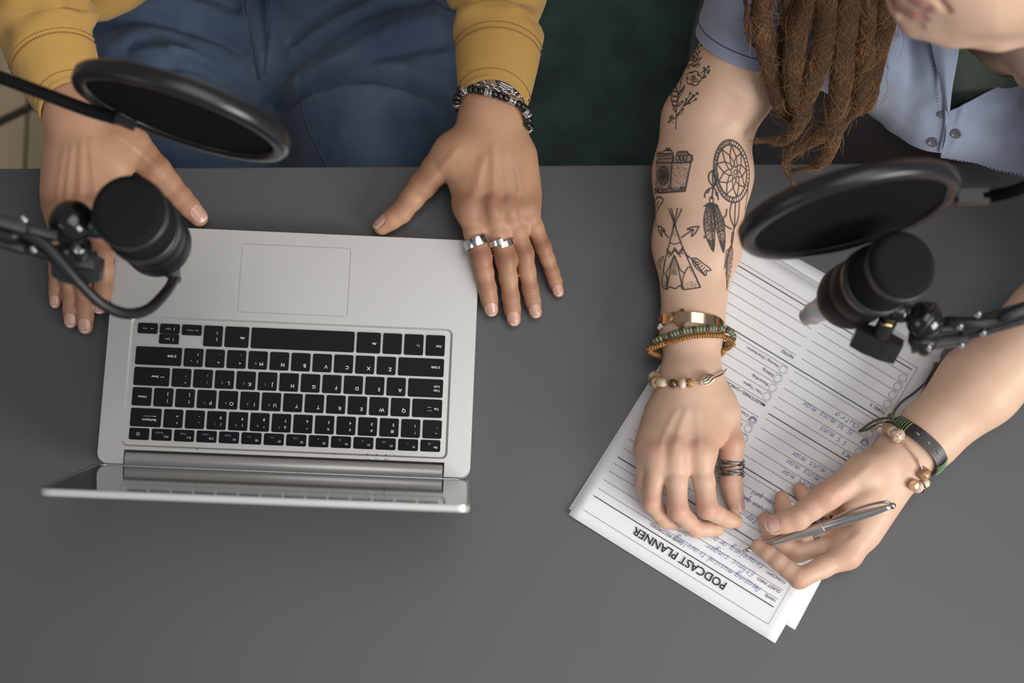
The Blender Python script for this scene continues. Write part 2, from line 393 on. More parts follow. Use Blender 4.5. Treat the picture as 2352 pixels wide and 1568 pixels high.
# keyboard block, measured from the photograph: left edge in the picture and the six rows
kb_l = P(220+313/3.266, 700+175/3.266, 17); kb_r = P(640+1248/3.267, 700+295/3.267, 17)
def loc(p): q = p-LO; return q.dot(LX), q.dot(LY)
KL, _v1 = loc(kb_l); KR, _ = loc(kb_r); PU = (KR-KL+.0021)/14.5
ROWV = [loc(P(220+880/3.266, 700+y/3.266, 17))[1] for y in (153, 330, 485, 637, 793, 943)]
well = rrect(KL-.0065, KR+.0065, ROWV[0]-.0062, ROWV[5]+.0102+.0062, .005, 4)
tp0 = loc(P(557, 560, 15.5)); tp1 = loc(P(796, 726, 15.5)); tpx = (tp1[0]-tp0[0])/2
tpc = (tp0[0]+tp1[0])/2
pad = rrect(tpc-tpx-.0006, tpc+tpx+.0006, tp0[1]-.0006, tp1[1]+.0006, .0025, 3)
do = deckout(); B = MB()
B.add(*poly_mesh(do, [well, pad], LH, lpz))
do2 = [(x*(1-.004), LD/2+(y-LD/2)*(1-.006)) for x, y in do]
B.add(*wall(do, .0035, LH-.0009, lpz)); B.add(*wall([(x*1.0, y) for x, y in do], LH-.0009, LH, lpz))
B.add(*poly_mesh(do2, [], .002, lpz)); B.add(*wall(do2, .002, .0035, lpz, do))
wl2 = rrect(KL-.0045, KR+.0045, ROWV[0]-.0045, ROWV[5]+.0102+.0045, .004, 4)
B.add(*wall(well, LH, LH-.0012, lpz, wl2)); B.add(*poly_mesh(wl2, [], LH-.0012, lpz))
B.add(*wall(pad, LH, LH-.001, lpz)); B.add(*poly_mesh(pad, [], LH-.001, lpz))
B.build('deck', alu, lap, False)
mk('touchpad', *slab(rrect(tpc-tpx, tpc+tpx, tp0[1], tp1[1], .0022, 3), LH-.0009, LH-.00012, .0002, lpz), mat('touchpad_grey', (.60, .595, .585), .36, .5), lap, False)
mk('front_lip', *slab(rrect(-.0375, .0375, -.0006, .0015, .0005, 2), .006, LH-.0025, .0004, lpz), alu_dk, lap, False)
for x in (-.13, .13):
    for y in (.02, LD-.03):
        V, F = lathe([(0, .006), (.002, .005)], lp(x, y, 0), lp(x, y, .01), 14); mk('rubber_foot', V, F, mat('rubber', (.02, .02, .02), .8), lap)

TXT = []
def text_mesh(s, size=1.0, bold=0.0):
    c = bpy.data.curves.new('t', 'FONT'); c.body = s; c.size = size; c.resolution_u = 3; c.offset = bold
    o = bpy.data.objects.new('t', c); COL.objects.link(o)
    dg = bpy.context.evaluated_depsgraph_get(); me = bpy.data.meshes.new_from_object(o.evaluated_get(dg))
    bpy.data.objects.remove(o); bpy.data.curves.remove(c)
    V = np.array([v.co[:] for v in me.vertices]) if len(me.vertices) else np.zeros((0, 3)); F = [tuple(p.vertices) for p in me.polygons]
    bpy.data.meshes.remove(me); return V, F
_tc = {}
def glyphs(s, bold=0.0):
    if (s, bold) not in _tc: _tc[(s, bold)] = text_mesh(s, 1.0, bold)
    return _tc[(s, bold)]
ASC = {}
def key(row, u0, wd, vh=None, v0=None, leg=()):
    v0 = ROWV[row] if v0 is None else v0
    vh = vh or (.0186 if row == 0 else .0102 if row == 5 else .0162)
    x0 = KL+u0*PU; x1 = x0+wd*PU-.0021
    ko = mk('key', *slab(rrect(x0, x1, v0, v0+vh, .0013, 3), LH-.0012, LH+.0004, .0005, lpz), keym, lap, False)
    M1 = {0: MB(), 1: MB()}
    for item in leg:
        s, fx_, fy_, sz, blue = item       # fx from the user's left of the key, fy from the user's top, cap height in mm
        if callable(s): V, F = s()
        else: V, F = glyphs(s, .012)
        if not len(V): continue
        k = sz/1000/.73
        ulx = x1-fx_/1000; uly = v0+vh-fy_/1000  # user's left is image right, user's top is the hinge side
        M1[blue].add([lp(ulx-p[0]*k, uly-(p[1]-.73)*k*-1-.73*k*0 if False else uly-(.73-p[1])*k, LH+.00046) for p in V], F)
    for i in (0, 1):
        if M1[i].V: M1[i].build('legend', inkb if i else inkw, ko, False)
def arrow(dx, ln=.9, hd=.22):
    def f():
        pts = [(0, .04), (ln-hd, .04), (ln-hd, .16), (ln, 0), (ln-hd, -.16), (ln-hd, -.04), (0, -.04)]
        c, s = math.cos(dx), math.sin(dx); V = np.array([((x-ln/2)*c-y*s+ln/2, (x-ln/2)*s+y*c+.36, 0) for x, y in pts]); return V, [(0, 1, 5, 6), (2, 3, 1), (1, 3, 5), (5, 3, 4)]
    return f
def ringg(r=.3, th=.07, gap=0, bar_=False):
    def f():
        V = []; F = []; n = 20
        for k in range(n+1):
            q = math.pi/2+gap+(2*math.pi-2*gap)*k/n
            for rr in (r-th/2, r+th/2): V.append((.36+rr*math.cos(q), .36+rr*math.sin(q), 0))
        F = [(2*k, 2*k+1, 2*k+3, 2*k+2) for k in range(n)]
        if bar_: b_ = len(V); V += [(.36-th/2, .36, 0), (.36+th/2, .36, 0), (.36+th/2, .8, 0), (.36-th/2, .8, 0)]; F.append((b_, b_+1, b_+2, b_+3))
        return np.array(V), F
    return f
def outline_arrow():
    o = [(0, .4), (.35, .75), (.7, .4), (.5, .4), (.5, .05), (.2, .05), (.2, .4)]; i = [(.16, .45), (.35, .63), (.54, .45), (.43, .45), (.43, .12), (.27, .12), (.27, .45)]
    return np.array([(x, y, 0) for x, y in o+i]), [(k, (k+1) % 7, 7+(k+1) % 7, 7+k) for k in range(7)]
# positions along a row are counted from the picture's left (the user's right)
r = 0; hv = .0094
key(0, 0, 1.03, hv, None, [(arrow(0), 3.2, 3.2, 2.2, 0), ('End', 9.3, 3.3, 1.6, 1)])
key(0, 1.03, 1.03, .0088, None, [(arrow(-math.pi/2), 3.4, 3.0, 2.2, 0), ('PgDn', 7.6, 3.2, 1.6, 1)])
key(0, 1.03, 1.03, .0088, ROWV[0]+.0092, [(arrow(math.pi/2), 3.4, 3.0, 2.2, 0), ('PgUp', 7.6, 3.2, 1.6, 1)])
key(0, 2.06, 1.03, hv, None, [(arrow(math.pi), 3.0, 3.2, 2.2, 0), ('Home', 7.4, 3.3, 1.6, 1)])
key(0, 3.09, .99, None, None, [('|', 4.2, 4.5, 2.6, 0), ('\\', 4.2, 10.5, 2.6, 0)])
key(0, 4.08, 1.23, None, None, [('Alt', 3.6, 7.2, 2.2, 0)])
key(0, 5.31, 4.94)
key(0, 10.25, 1.23, None, None, [('Alt', 3.6, 7.2, 2.2, 0)])
key(0, 11.48, 1.0, None, None)
key(0, 12.48, 1.01, None, None, [('Fn', 3.2, 7.2, 2.2, 1)])
key(0, 13.49, 1.01, None, None, [('Ctrl', 2.8, 7.2, 2.2, 0)])
key(1, 0, 2.25, None, None, [(outline_arrow, 4.2, 7.0, 2.6, 0), ('Shift', 7.2, 7.1, 2.1, 0)])
for i, (a, b, c) in enumerate([('/', '?', '+'), ('.', '>', '.'), (',', '<', ''), ('M', '', '0'), ('N', '', ''), ('B', '', ''), ('V', '', ''), ('C', '', ''), ('X', '', ''), ('Z', '', '')]):
    L_ = [(a, 3.4, 3.0, 3.2, 0)] if a.isalpha() else [(b, 4.0, 3.2, 2.4, 0), (a, 4.0, 9.4, 2.4, 0)]
    if c: L_.append((c, 9.2, 3.8, 2.2, 1))
    key(1, 2.25+i, 1, None, None, L_)
key(1, 12.25, 2.25, None, None, [(outline_arrow, 3.2, 7.0, 2.6, 0), ('Shift', 6.2, 7.1, 2.1, 0)])
def enter():
    return np.array([(0, .36, 0), (.3, .56, 0), (.3, .16, 0), (.3, .4, 0), (1.0, .4, 0), (1.0, .32, 0), (.3, .32, 0), (.92, .4, 0), (1.0, .4, 0), (1.0, .62, 0), (.92, .62, 0)]), [(0, 2, 1), (3, 6, 5, 4), (7, 8, 9, 10)]
key(2, 0, 1.76, None, None, [(enter, 4.4, 6.6, 2.4, 0), ('Enter', 9.4, 6.8, 2.1, 0)])
for i, (a, b, c) in enumerate([("'", '"', ''), (';', ':', '-'), ('L', '', '3'), ('K', '', '2'), ('J', '', '1'), ('H', '', ''), ('G', '', ''), ('F', '', ''), ('D', '', ''), ('S', '', ''), ('A', '', '')]):
    L_ = [(a, 3.4, 3.0, 3.2, 0)] if a.isalpha() else [(b, 4.0, 3.2, 2.4, 0), (a, 4.0, 9.0, 2.4, 0)]
    if c: L_.append((c, 9.2, 3.8, 2.2, 1))
    key(2, 1.76+i, 1, None, None, L_)
key(2, 12.76, 1.74, None, None, [('Caps', 2.8, 4.6, 2.0, 0), ('Lock', 2.8, 8.2, 2.0, 0)])
key(3, 0, 1, None, None, [('Delete', 4.0, 6.6, 2.0, 0)])
for i, (a, b, c) in enumerate([(']', '}', ''), ('[', '{', ''), ('P', '', '*'), ('O', '', '6'), ('I', '', '5'), ('U', '', '4'), ('Y', '', ''), ('T', '', ''), ('R', '', ''), ('E', '', ''), ('W', '', ''), ('Q', '', '')]):
    L_ = [(a, 3.4, 3.0, 3.2, 0)] if a.isalpha() else [(b, 4.0, 3.2, 2.4, 0), (a, 4.0, 9.4, 2.4, 0)]
    if c: L_.append((c, 9.2, 3.8, 2.2, 1))
    key(3, 1+i, 1, None, None, L_)
key(3, 13, 1.5, None, None, [('Tab', 2.8, 6.4, 2.0, 0), (arrow(math.pi, 1.5), 9.2, 5.0, 1.8, 0), (arrow(0, 1.5), 9.2, 8.0, 1.8, 0)])
key(4, 0, 1.53, None, None, [('Backspace', 4.0, 4.6, 2.2, 0), (arrow(math.pi, 4.2, .9), 4.0, 8.2, 2.0, 0)])
for i, (a, b, c) in enumerate([('=', '+', ''), ('-', '_', ''), ('0', ')', '/'), ('9', '(', '9'), ('8', '*', '8'), ('7', '&', '7'), ('6', '^', ''), ('5', '%', ''), ('4', '$', ''), ('3', '#', ''), ('2', '@', ''), ('1', '!', ''), ('`', '~', '')]):
    L_ = [(b, 3.8, 3.0, 2.2, 0), (a, 3.8, 8.8, 2.5, 0)]
    if c: L_.append((c, 9.0, 3.2, 2.2, 1))
    key(4, 1.53+i, .998, None, None, L_)
FN = 14.5/14
for i, (a, b) in enumerate([('', ''), ('F12', 'NumLk'), ('F11', 'PrtSc'), ('F10', 'Insert'), ('F9', 'Pause'), ('F8', '>>|'), ('F7', '|<<'), ('F6', '|>/||'), ('F5', 'x'), ('F4', '(|)'), ('F3', '(|'), ('F2', 'O|*'), ('F1', '*'), ('Esc', 'Zz')]):
    if i == 0: key(5, 0, FN, None, None, [(ringg(.34, .1, .5, True), 8.0, 3.4, 2.9, 0)])
    else: key(5, i*FN, FN, None, None, [(a, 2.6, 2.4, 1.9, 0), (b, 8.6 if len(b) < 5 else 7.2, 5.6, 1.7, 1)])
for px_, py_, kind_ in ((452, 1036, 0), (768, 1047, 0), (844, 1048, 1), (865, 1049, 1), (886, 1050, 2)):
    u, v = loc(P(px_, py_, 15.5)); M = MB()
    V, F = lathe([(0, .0006), (.0001, .0006)], lp(u, v-.002, LH), lp(u, v-.002, LH+1), 10); M.add(V, F)
    g, gf = ringg(.35, .1, 0 if kind_ == 2 else .6, kind_ != 1)() if kind_ else (np.array([(.3, .1, 0), (.42, .1, 0), (.42, .7, 0), (.3, .7, 0), (.1, .34, 0), (.62, .34, 0), (.62, .44, 0), (.1, .44, 0)]), [(0, 1, 2, 3), (4, 5, 6, 7)])
    k = .0034; M.add([lp(u-(p[0]-.36)*k, v+.0006+(1-p[1])*k*.9, LH+.0001) for p in g], gf)
    M.build('indicator_mark', inkd, lap, False)
# hinge barrel and lid
hz = LH-.0035; hv_ = LD-.0045
prof = [(0, .0058), (.0008, .0064), (2*HN-.0032, .0064), (2*HN-.0024, .0058)]
mk('hinge_barrel', *lathe(prof, lp(-HN+.0012, hv_, hz), lp(HN, hv_, hz), 28), mat('hinge_silver', (.58, .575, .565), .42, .45), lap)
LA = math.radians(103.9); dv = LY*(-math.cos(LA))+Vector((0, 0, math.sin(LA))); dn = LY*(math.sin(LA))+Vector((0, 0, math.cos(LA)))  # up the lid / out of its back
lo = lp(0, LD+.001, LH+.0005)
def lidp(u, h, o): return lo+LX*u+dv*h+dn*o
lid = mk('lid', *slab(rrect(-LW/2, LW/2, .002, LD, .009, 5), .0012, .0062, .0016, lidp), alu, lap, False)
B = MB(); fo = rrect(-LW/2, LW/2, .002, LD, .009, 5); fi = rrect(-LW/2+.0025, LW/2-.0025, .0045, LD-.0025, .007, 5)
B.add(*poly_mesh(fo, [fi], 0, lidp)); B.add(*wall(fo, 0, .0012, lidp)); B.add(*wall(fi, 0, .0008, lidp)); B.build('lid_rim', alu_dk, lid, False)
glass = mat('screen_glass', (.008, .008, .009), .06, 0, spec=.8, coat=.6)
mk('screen', *slab(fi, .0004, .0011, 0, lidp), glass, lid, False)
mk('webcam', *lathe([(0, .002), (.0002, .002)], lidp(0, LD-.007, .0004), lidp(0, LD-.007, -1), 12), inkd, lid)

# ================================================================== paper sheets on the desk
def sheet_frame(A_, B_):
    a = P(*A_, .3); b = P(*B_, .3); X = (b-a); X.z = 0; X.normalize(); Y = Vector((0, 0, 1)).cross(X); return a, X, Y
PA, PX, PY = sheet_frame((1305, 1183), (1781, 1478))   # PX: along the title edge in the picture; PY: towards the page foot
SW, SH = .210, .297
def sheet(name, a, X, Y, z, label, curl, seed):
    nx, ny = 22, 30; V = []; rnd = random.Random(seed)
    for j in range(ny+1):
        for i in range(nx+1):
            u, v = i/nx, j/ny
            zz = z+curl*((1-u)**4*(1-v)**4)*.0035+.00025*noise.noise(Vector((u*3+seed, v*3, seed)))+.00025
            q = a+X*(u*SW)+Y*(v*SH); V.append((q.x, q.y, Z0+zz))
    F = [(j*(nx+1)+i, j*(nx+1)+i+1, (j+1)*(nx+1)+i+1, (j+1)*(nx+1)+i) for j in range(ny) for i in range(nx)]
    n = len(V); V += [(x, y, q-.00012) for x, y, q in V]; F += [tuple(n+i for i in reversed(f)) for f in F]
    rim = [i for i in range(nx)]+[nx+(nx+1)*j for j in range(ny)]+[(nx+1)*ny+nx-i for i in range(nx)]+[(nx+1)*(ny-j) for j in range(ny)]
    F += [(rim[k], rim[k-1], rim[k-1]+n, rim[k]+n) for k in range(len(rim))]
    return mk(name, V, F, paper_m, None, True, label=label, cat='paper', group='sheets of paper on the desk')
paper_m = mat('white_paper', (.745, .748, .77), .75, bump=.03, bscale=800, spec=.2)
a3 = P(1796, 1428, .3)
c, s_ = math.cos(.035), math.sin(.035)
X3 = PX*c+PY*s_; Y3 = PY*c-PX*s_
sheet('paper_sheet', P(1826, 1446, .3)-X3*SW, X3, Y3, .0003, 'lower white sheet peeking out at the right under the printed planner', 0, 3)
X2 = PX*math.cos(-.012)+PY*math.sin(-.012); Y2 = PY*math.cos(-.012)-PX*math.sin(-.012)
sheet('paper_sheet', P(1306, 1169, .3), X2, Y2, .0009, 'middle white sheet showing a thin strip along the left of the printed planner', .3, 5)
page = sheet('planner_sheet', PA, PX, PY, .0015, 'top sheet, printed podcast planner form with blue handwriting', .6, 9)
ZP = .0026
def pg(px_, py_):
    q = P(px_, py_, 2.2)-PA; return q.dot(PX), q.dot(PY)
def pw(u, v, z=ZP):
    zz = z+.6*((max(0, 1-u/SW))**4*(max(0, 1-v/SH))**4)*.0035
    q = PA+PX*u+PY*v; return Vector((q.x, q.y, Z0+zz))
print_m = mat('printed_ink', (.012, .012, .016), .7); print_g = mat('printed_grey', (.05, .05, .06), .7); pen_m = mat('blue_pen_ink', (.055, .075, .30), .6)
def strip(M, pts, wd, T=None, z=ZP):
    """flat line on the page through (u,v) points"""
    n = len(pts); V = []; F = []
    for i, p in enumerate(pts):
        a = np.array(pts[max(i-1, 0)]); b = np.array(pts[min(i+1, n-1)]); d = b-a; d = d/max(np.linalg.norm(d), 1e-9); q = np.array((-d[1], d[0]))*wd/2
        for sg in (-1, 1): V.append(pw(p[0]+q[0]*sg, p[1]+q[1]*sg, z))
    for i in range(n-1): F.append((2*i+1, 2*i, 2*i+2, 2*i+3))
    M.add(V, F)
def c6(x, y): return (1640+x/3.409, 900+y/3.409)
def c7(x, y): return (1640+x/3.563, 560+y/3.563)
def c8(x, y): return (1290+x/3.564, 1050+y/3.564)
# page geometry in page coordinates, taken from the photograph
def seg(M, p, q, wd):
    a = pg(*p); b = pg(*q); v = (a[1]+b[1])/2; n = 12
    strip(M, [(a[0]+(b[0]-a[0])*i/n, a[1]+(b[1]-a[1])*i/n) for i in range(n+1)], wd)
thin, thick = MB(), MB()
T_, K_ = .00030, .00075
def hl(M, a, b, v, wd): strip(M, [((a+(b-a)*i/14)/1000, v/1000) for i in range(15)], wd)
for v in (10.8, 279.4): hl(thin, 9.1, 196.9, v, T_)
strip(thin, [(.1969, .0108+(.2794-.0108)*i/20) for i in range(21)], T_)
for v in (26.2, 67.0, 221.3, 275.3): hl(thick, 10.3, 193.4, v, K_)
for v in (119.0, 172.0): hl(thick, 104.3, 193.4, v, K_)
for v in (34, 43.1, 52.6, 61, 76.5, 86, 95.5, 105, 114.7, 128.3, 137.7, 147.2, 157.2, 166.5, 179.9, 189.4, 199.2, 208.2, 217.5, 231.2, 240.7, 250.4, 259.5, 269): hl(thin, 104.5, 193.2, v, T_)
for v in (34, 43.1, 52.4, 60.4, 76.5, 86, 95.5, 105, 114.7, 126, 135.5, 145, 154.8, 164.3, 179.8, 189.4, 199.2, 208.2, 217.5, 231.2, 240.4, 250, 259.5, 269): hl(thin, 10.2, 98.5, v, T_)
# circles
circ = MB()
def circle(p, r=.0034):
    u, v = pg(*p); strip(circ, [(u+r*math.cos(q*math.pi/12), v+r*math.sin(q*math.pi/12)) for q in range(25)], .00028)
for x, y in ((1545, 1097), (1502, 1167), (1460, 1238), (1418, 1310), (567, 1030), (523, 1103), (480, 1178), (435, 1250), (318, 1443), (280, 1512)): circle(c7(x, y))
for x, y in ((1215, 330), (1180, 395), (1135, 470), (235, 362), (30, 560), (30, 645), (1255, 262)): circle(c6(x, y))
circ.build('checkbox_circles', print_g, page, False); thin.build('thin_rules', print_g, page, False); thick.build('thick_rules', print_m, page, False)
def pt(s, u0, u1, v, bold=0.0, name='printed_text'):
    V, F = glyphs(s, bold); x0, x1 = V[:, 0].min(), V[:, 0].max(); k = (u0-u1)/1000/(x1-x0)
    mk(name, [pw(u0/1000-(q[0]-x0)*k, v/1000-q[1]*k, ZP+.00004) for q in V], [tuple(reversed(f)) for f in F], print_m, page, False)
pt('PODCAST PLANNER', 148.5, 55.3, 22.6, .012, 'title')
for s, a, b, v, bd in (('NAME:', 191.8, 181.5, 32.8, 0), ('GUEST INFO', 191.8, 169, 41.8, 0), ('CONCEPT:', 191.8, 172.9, 51.2, 0), ('DATE RECORDED', 97.7, 65.6, 32.8, 0), ('DATE PUBLISHED', 97.7, 65, 41.9, 0), ('NOTES', 97.7, 85.8, 229.2, .005), ('Hosting / Distribution', 90.4, 57.9, 214.9, 0), ('Editing', 90.5, 79.7, 205.2, 0),
                       ('Recording', 90.3, 74.5, 195.4, 0), ('Title / Tagline', 90.5, 71.2, 185.7, 0), ('MILESTONES / CHECKLIST', 97.8, 51, 177.8, .005), ('TOPIC 3', 192.7, 177.5, 229.2, .005), ('TOPIC 2', 192.7, 177.5, 178, .005), ('TOPIC 1', 192.7, 177.5, 126.4, .005), ('Closing:', 89.8, 77.8, 161.6, 0), ('Topic:', 89.9, 80.9, 152, 0)):
    pt(s, a, b, v, bd)
# handwriting: one-stroke letters
HW = {'a': [[(.75, .85), (.35, 1), (.08, .5), (.3, .03), (.7, .45), (.78, .95)], [(.78, .95), (.74, .2), (.95, .05)]], 'b': [[(.1, 1.8), (.12, .05)], [(.12, .6), (.5, .95), (.7, .5), (.4, 0), (.12, .1)]],
      'c': [[(.7, .8), (.4, 1), (.08, .5), (.35, .02), (.72, .18)]], 'd': [[(.7, .8), (.35, 1), (.08, .5), (.3, .02), (.68, .4)], [(.85, 1.8), (.72, .2), (.92, .05)]],
      'e': [[(.1, .5), (.6, .6), (.62, .88), (.35, 1), (.08, .5), (.35, .02), (.72, .2)]], 'g': [[(.7, .85), (.35, 1), (.08, .5), (.35, .05), (.7, .5), (.74, .95)], [(.74, .95), (.6, -.6), (.3, -.8), (.12, -.5), (.9, .1)]],
      'h': [[(.2, 1.8), (.1, 0)], [(.12, .5), (.45, .98), (.65, .7), (.62, .1), (.85, .05)]], 'i': [[(.2, 1), (.16, .15), (.4, .05)], [(.28, 1.4), (.32, 1.45)]],
      'l': [[(.3, 1.8), (.14, .2), (.38, .05)]], 'm': [[(.05, 1), (.08, 0)], [(.08, .6), (.32, 1), (.44, .8), (.42, 0)], [(.44, .6), (.68, 1), (.82, .8), (.8, .1), (1, .05)]],
      'n': [[(.08, 1), (.1, 0)], [(.1, .6), (.42, 1), (.6, .8), (.58, .1), (.8, .05)]], 'o': [[(.4, 1), (.08, .55), (.35, .02), (.72, .45), (.45, 1), (.75, .92)]],
      'p': [[(.18, 1), (.05, -.8)], [(.15, .65), (.5, 1), (.7, .6), (.42, .05), (.12, .2)]], 'q': [[(.7, .85), (.35, 1), (.08, .5), (.35, .05), (.68, .5)], [(.74, 1), (.66, -.8), (.85, -.5)]],
      'r': [[(.1, 1), (.12, 0)], [(.12, .55), (.38, .95), (.62, .85)]], 's': [[(.62, .85), (.3, 1), (.16, .7), (.55, .35), (.4, .02), (.08, .12)]], 't': [[(.35, 1.5), (.25, .2), (.55, .05)], [(.05, 1.05), (.62, 1.05)]],
      'u': [[(.08, 1), (.12, .15), (.4, .05), (.62, .5)], [(.66, 1), (.64, .15), (.85, .05)]], 'v': [[(.08, 1), (.3, .02), (.62, 1), (.75, .95)]], 'w': [[(.05, 1), (.22, .05), (.45, .8), (.65, .05), (.88, 1)]],
      'x': [[(.08, 1), (.65, .02)], [(.65, 1), (.05, .02)]], 'z': [[(.1, .95), (.65, .95), (.1, .05), (.7, .05)]], 'A': [[(.05, 0), (.55, 1.7), (.95, 0)], [(.2, .6), (.85, .6)]],
      'E': [[(.8, 1.6), (.3, 1.6), (.25, .9), (.65, .9)], [(.25, .9), (.12, .1), (.75, .05)]], 'T': [[(.05, 1.6), (.95, 1.65)], [(.5, 1.6), (.35, 0)]], 'O': [[(.55, 1.6), (.1, .8), (.4, 0), (.9, .8), (.55, 1.6)]],
      '0': [[(.4, 1.4), (.1, .7), (.35, 0), (.7, .7), (.4, 1.4)]], '1': [[(.1, 1.1), (.4, 1.4), (.3, 0)]], '3': [[(.1, 1.3), (.6, 1.3), (.3, .8), (.65, .4), (.1, .05)]], '5': [[(.65, 1.4), (.2, 1.4), (.15, .8), (.6, .6), (.4, .05), (.08, .15)]], ':': [[(.2, .9), (.22, .85)], [(.18, .3), (.2, .25)]]}
def hand_text(s, p, q, xh=None):
    a = np.array(pg(*p)); b = np.array(pg(*q)); d = b-a; L = np.linalg.norm(d); d = d/L
    adv = [0.0]
    for ch in s: adv.append(adv[-1]+(.7 if ch == ' ' else .55 if ch in 'il:1' else 1.15 if ch in 'mw' else .9))
    k = L/adv[-1]; up = np.array((d[1], -d[0])); up = up if up[1] < 0 else -up; M = MB(); xh = xh or min(k*1.05, .0034)
    for i, ch in enumerate(s):
        for st in HW.get(ch, []):
            pts = cr_spline(st, 5) if len(st) > 2 else np.array(st)
            j = random.uniform(-.06, .06)
            strip(M, [tuple(a+d*((adv[i]+x_*.95+y_*.16)*k)+up*((y_+j)*xh)) for x_, y_ in pts], .00034, z=ZP+.00008)
    M.build('handwriting', pen_m, page, False)
for s, p, q in (('Amazing musical traveling', c8(1640, 1070), c8(940, 640)), ('Ethnic singer', c8(1590, 945), c8(1190, 700)), ('traveling around', c8(1665, 880), c8(1160, 590)), ('Outro', c6(1145, 258), c6(960, 150)), ('15:10 mins max', c6(1105, 310), c6(705, 70)),
              ('3:5 mins', c6(1050, 390), c6(835, 262)), ('mins max', c6(878, 608), c6(620, 460)), ('mins max', c6(833, 672), c6(570, 520)), ('mins max', c6(790, 735), c6(540, 600)), ('topic quest', c6(480, 870), c6(300, 765)),
              ('listener quest', c6(452, 935), c6(190, 785)), ('topic', c6(340, 1005), c6(220, 930)), ('over', c6(400, 1290), c6(330, 1240))):
    hand_text(s, p, q)
tick = MB()
for p, r_ in ((c6(1180, 392), 1), (c7(318, 1440), .7)):
    u, v = pg(*p); strip(tick, [(u+.003*math.cos(q*.5)*(1-q*.02), v+.0022*math.sin(q*.5)) for q in range(20)], .0004, z=ZP+.0001); strip(tick, [(u+.002, v), (u, v+.002), (u-.004, v-.003)], .0004, z=ZP+.0001)
tick.build('handwriting', pen_m, page, False)
# ================================================================== people: arms and hands as blended bodies
def H(px_, py_, h): return A3(P(px_, py_, h))
def blob(groups, res, smooth=2, pad=.02):
    """groups: [(prims, kin, kout)]; bounds taken from the shapes themselves"""
    pr = [p for g in groups for p in g[0]]
    lo = np.min([np.minimum(np.array(p[0])-p[2], np.array(p[1])-p[3]) for p in pr], 0)-pad; hi = np.max([np.maximum(np.array(p[0])+p[2], np.array(p[1])+p[3]) for p in pr], 0)+pad
    fd = Field(lo, hi, res)
    for g in groups: fd.group(*g)
    return fd.mesh(smooth)
class Blob:
    def __init__(s, res): s.res = res; s.g = []
    def group(s, *a): s.g.append(a)
    def mesh(s, n=2): return blob(s.g, s.res, n)
class Body:
    """collects blended pieces, crease/redness marks, nails and joins them to one mesh"""
    def __init__(s): s.V = []; s.F = []; s.red = []; s.cm = []; s.cs = []; s.lip = []; s.n = 0
    def add(s, V, F, marks=(), ridges=(), lip=None):
        N = normals(V, F)
        for poly, amp, sg in ridges:                       # tendons and veins: raised lines on the skin
            d, _, par = seg_dist(V, poly); m = amp*np.exp(-(d/sg)**2)*np.clip(np.minimum(par, 1-par)*5, 0, 1); V = V+N*m[:, None]
        N = normals(V, F)
        red = np.zeros(len(V)); cm = np.zeros(len(V)); cs = np.zeros(len(V)); best = np.full(len(V), 9.0)
        for p, ax, r, a_red, a_cr, up in marks:
            q = V-p; t = q@ax; dist = np.linalg.norm(q, axis=1)
            face = np.clip(N@up*1.3+.1, 0, 1) if up is not None else 1
            g = np.exp(-(t/(r*.5))**2)*np.clip(1.9-dist/r, 0, 1)
            red = np.maximum(red, a_red*np.exp(-(t/(r*1.2))**2)*np.clip(2.2-dist/r, 0, 1)*(.35+.65*face))
            m = dist < best; best[m] = dist[m]; cs[m] = t[m]/.00036; cm = np.maximum(cm, a_cr*g*face)
        s.V.append(V); s.F.append(F+s.n); s.n += len(V); s.red.append(np.clip(red, 0, 1)); s.cm.append(cm); s.cs.append(cs); s.lip.append(np.zeros(len(V)) if lip is None else lip)
    def finish(s, name, material, parent):
        V = np.concatenate(s.V); F = np.concatenate(s.F)
        o = mk(name, V, F, material, parent, True, attrs={'red': np.concatenate(s.red), 'cm': np.concatenate(s.cm), 'cs': np.concatenate(s.cs), 'lip': np.concatenate(s.lip)})
        s.bvh = BVHTree.FromPolygons([tuple(v) for v in V.tolist()], F.tolist()); return o

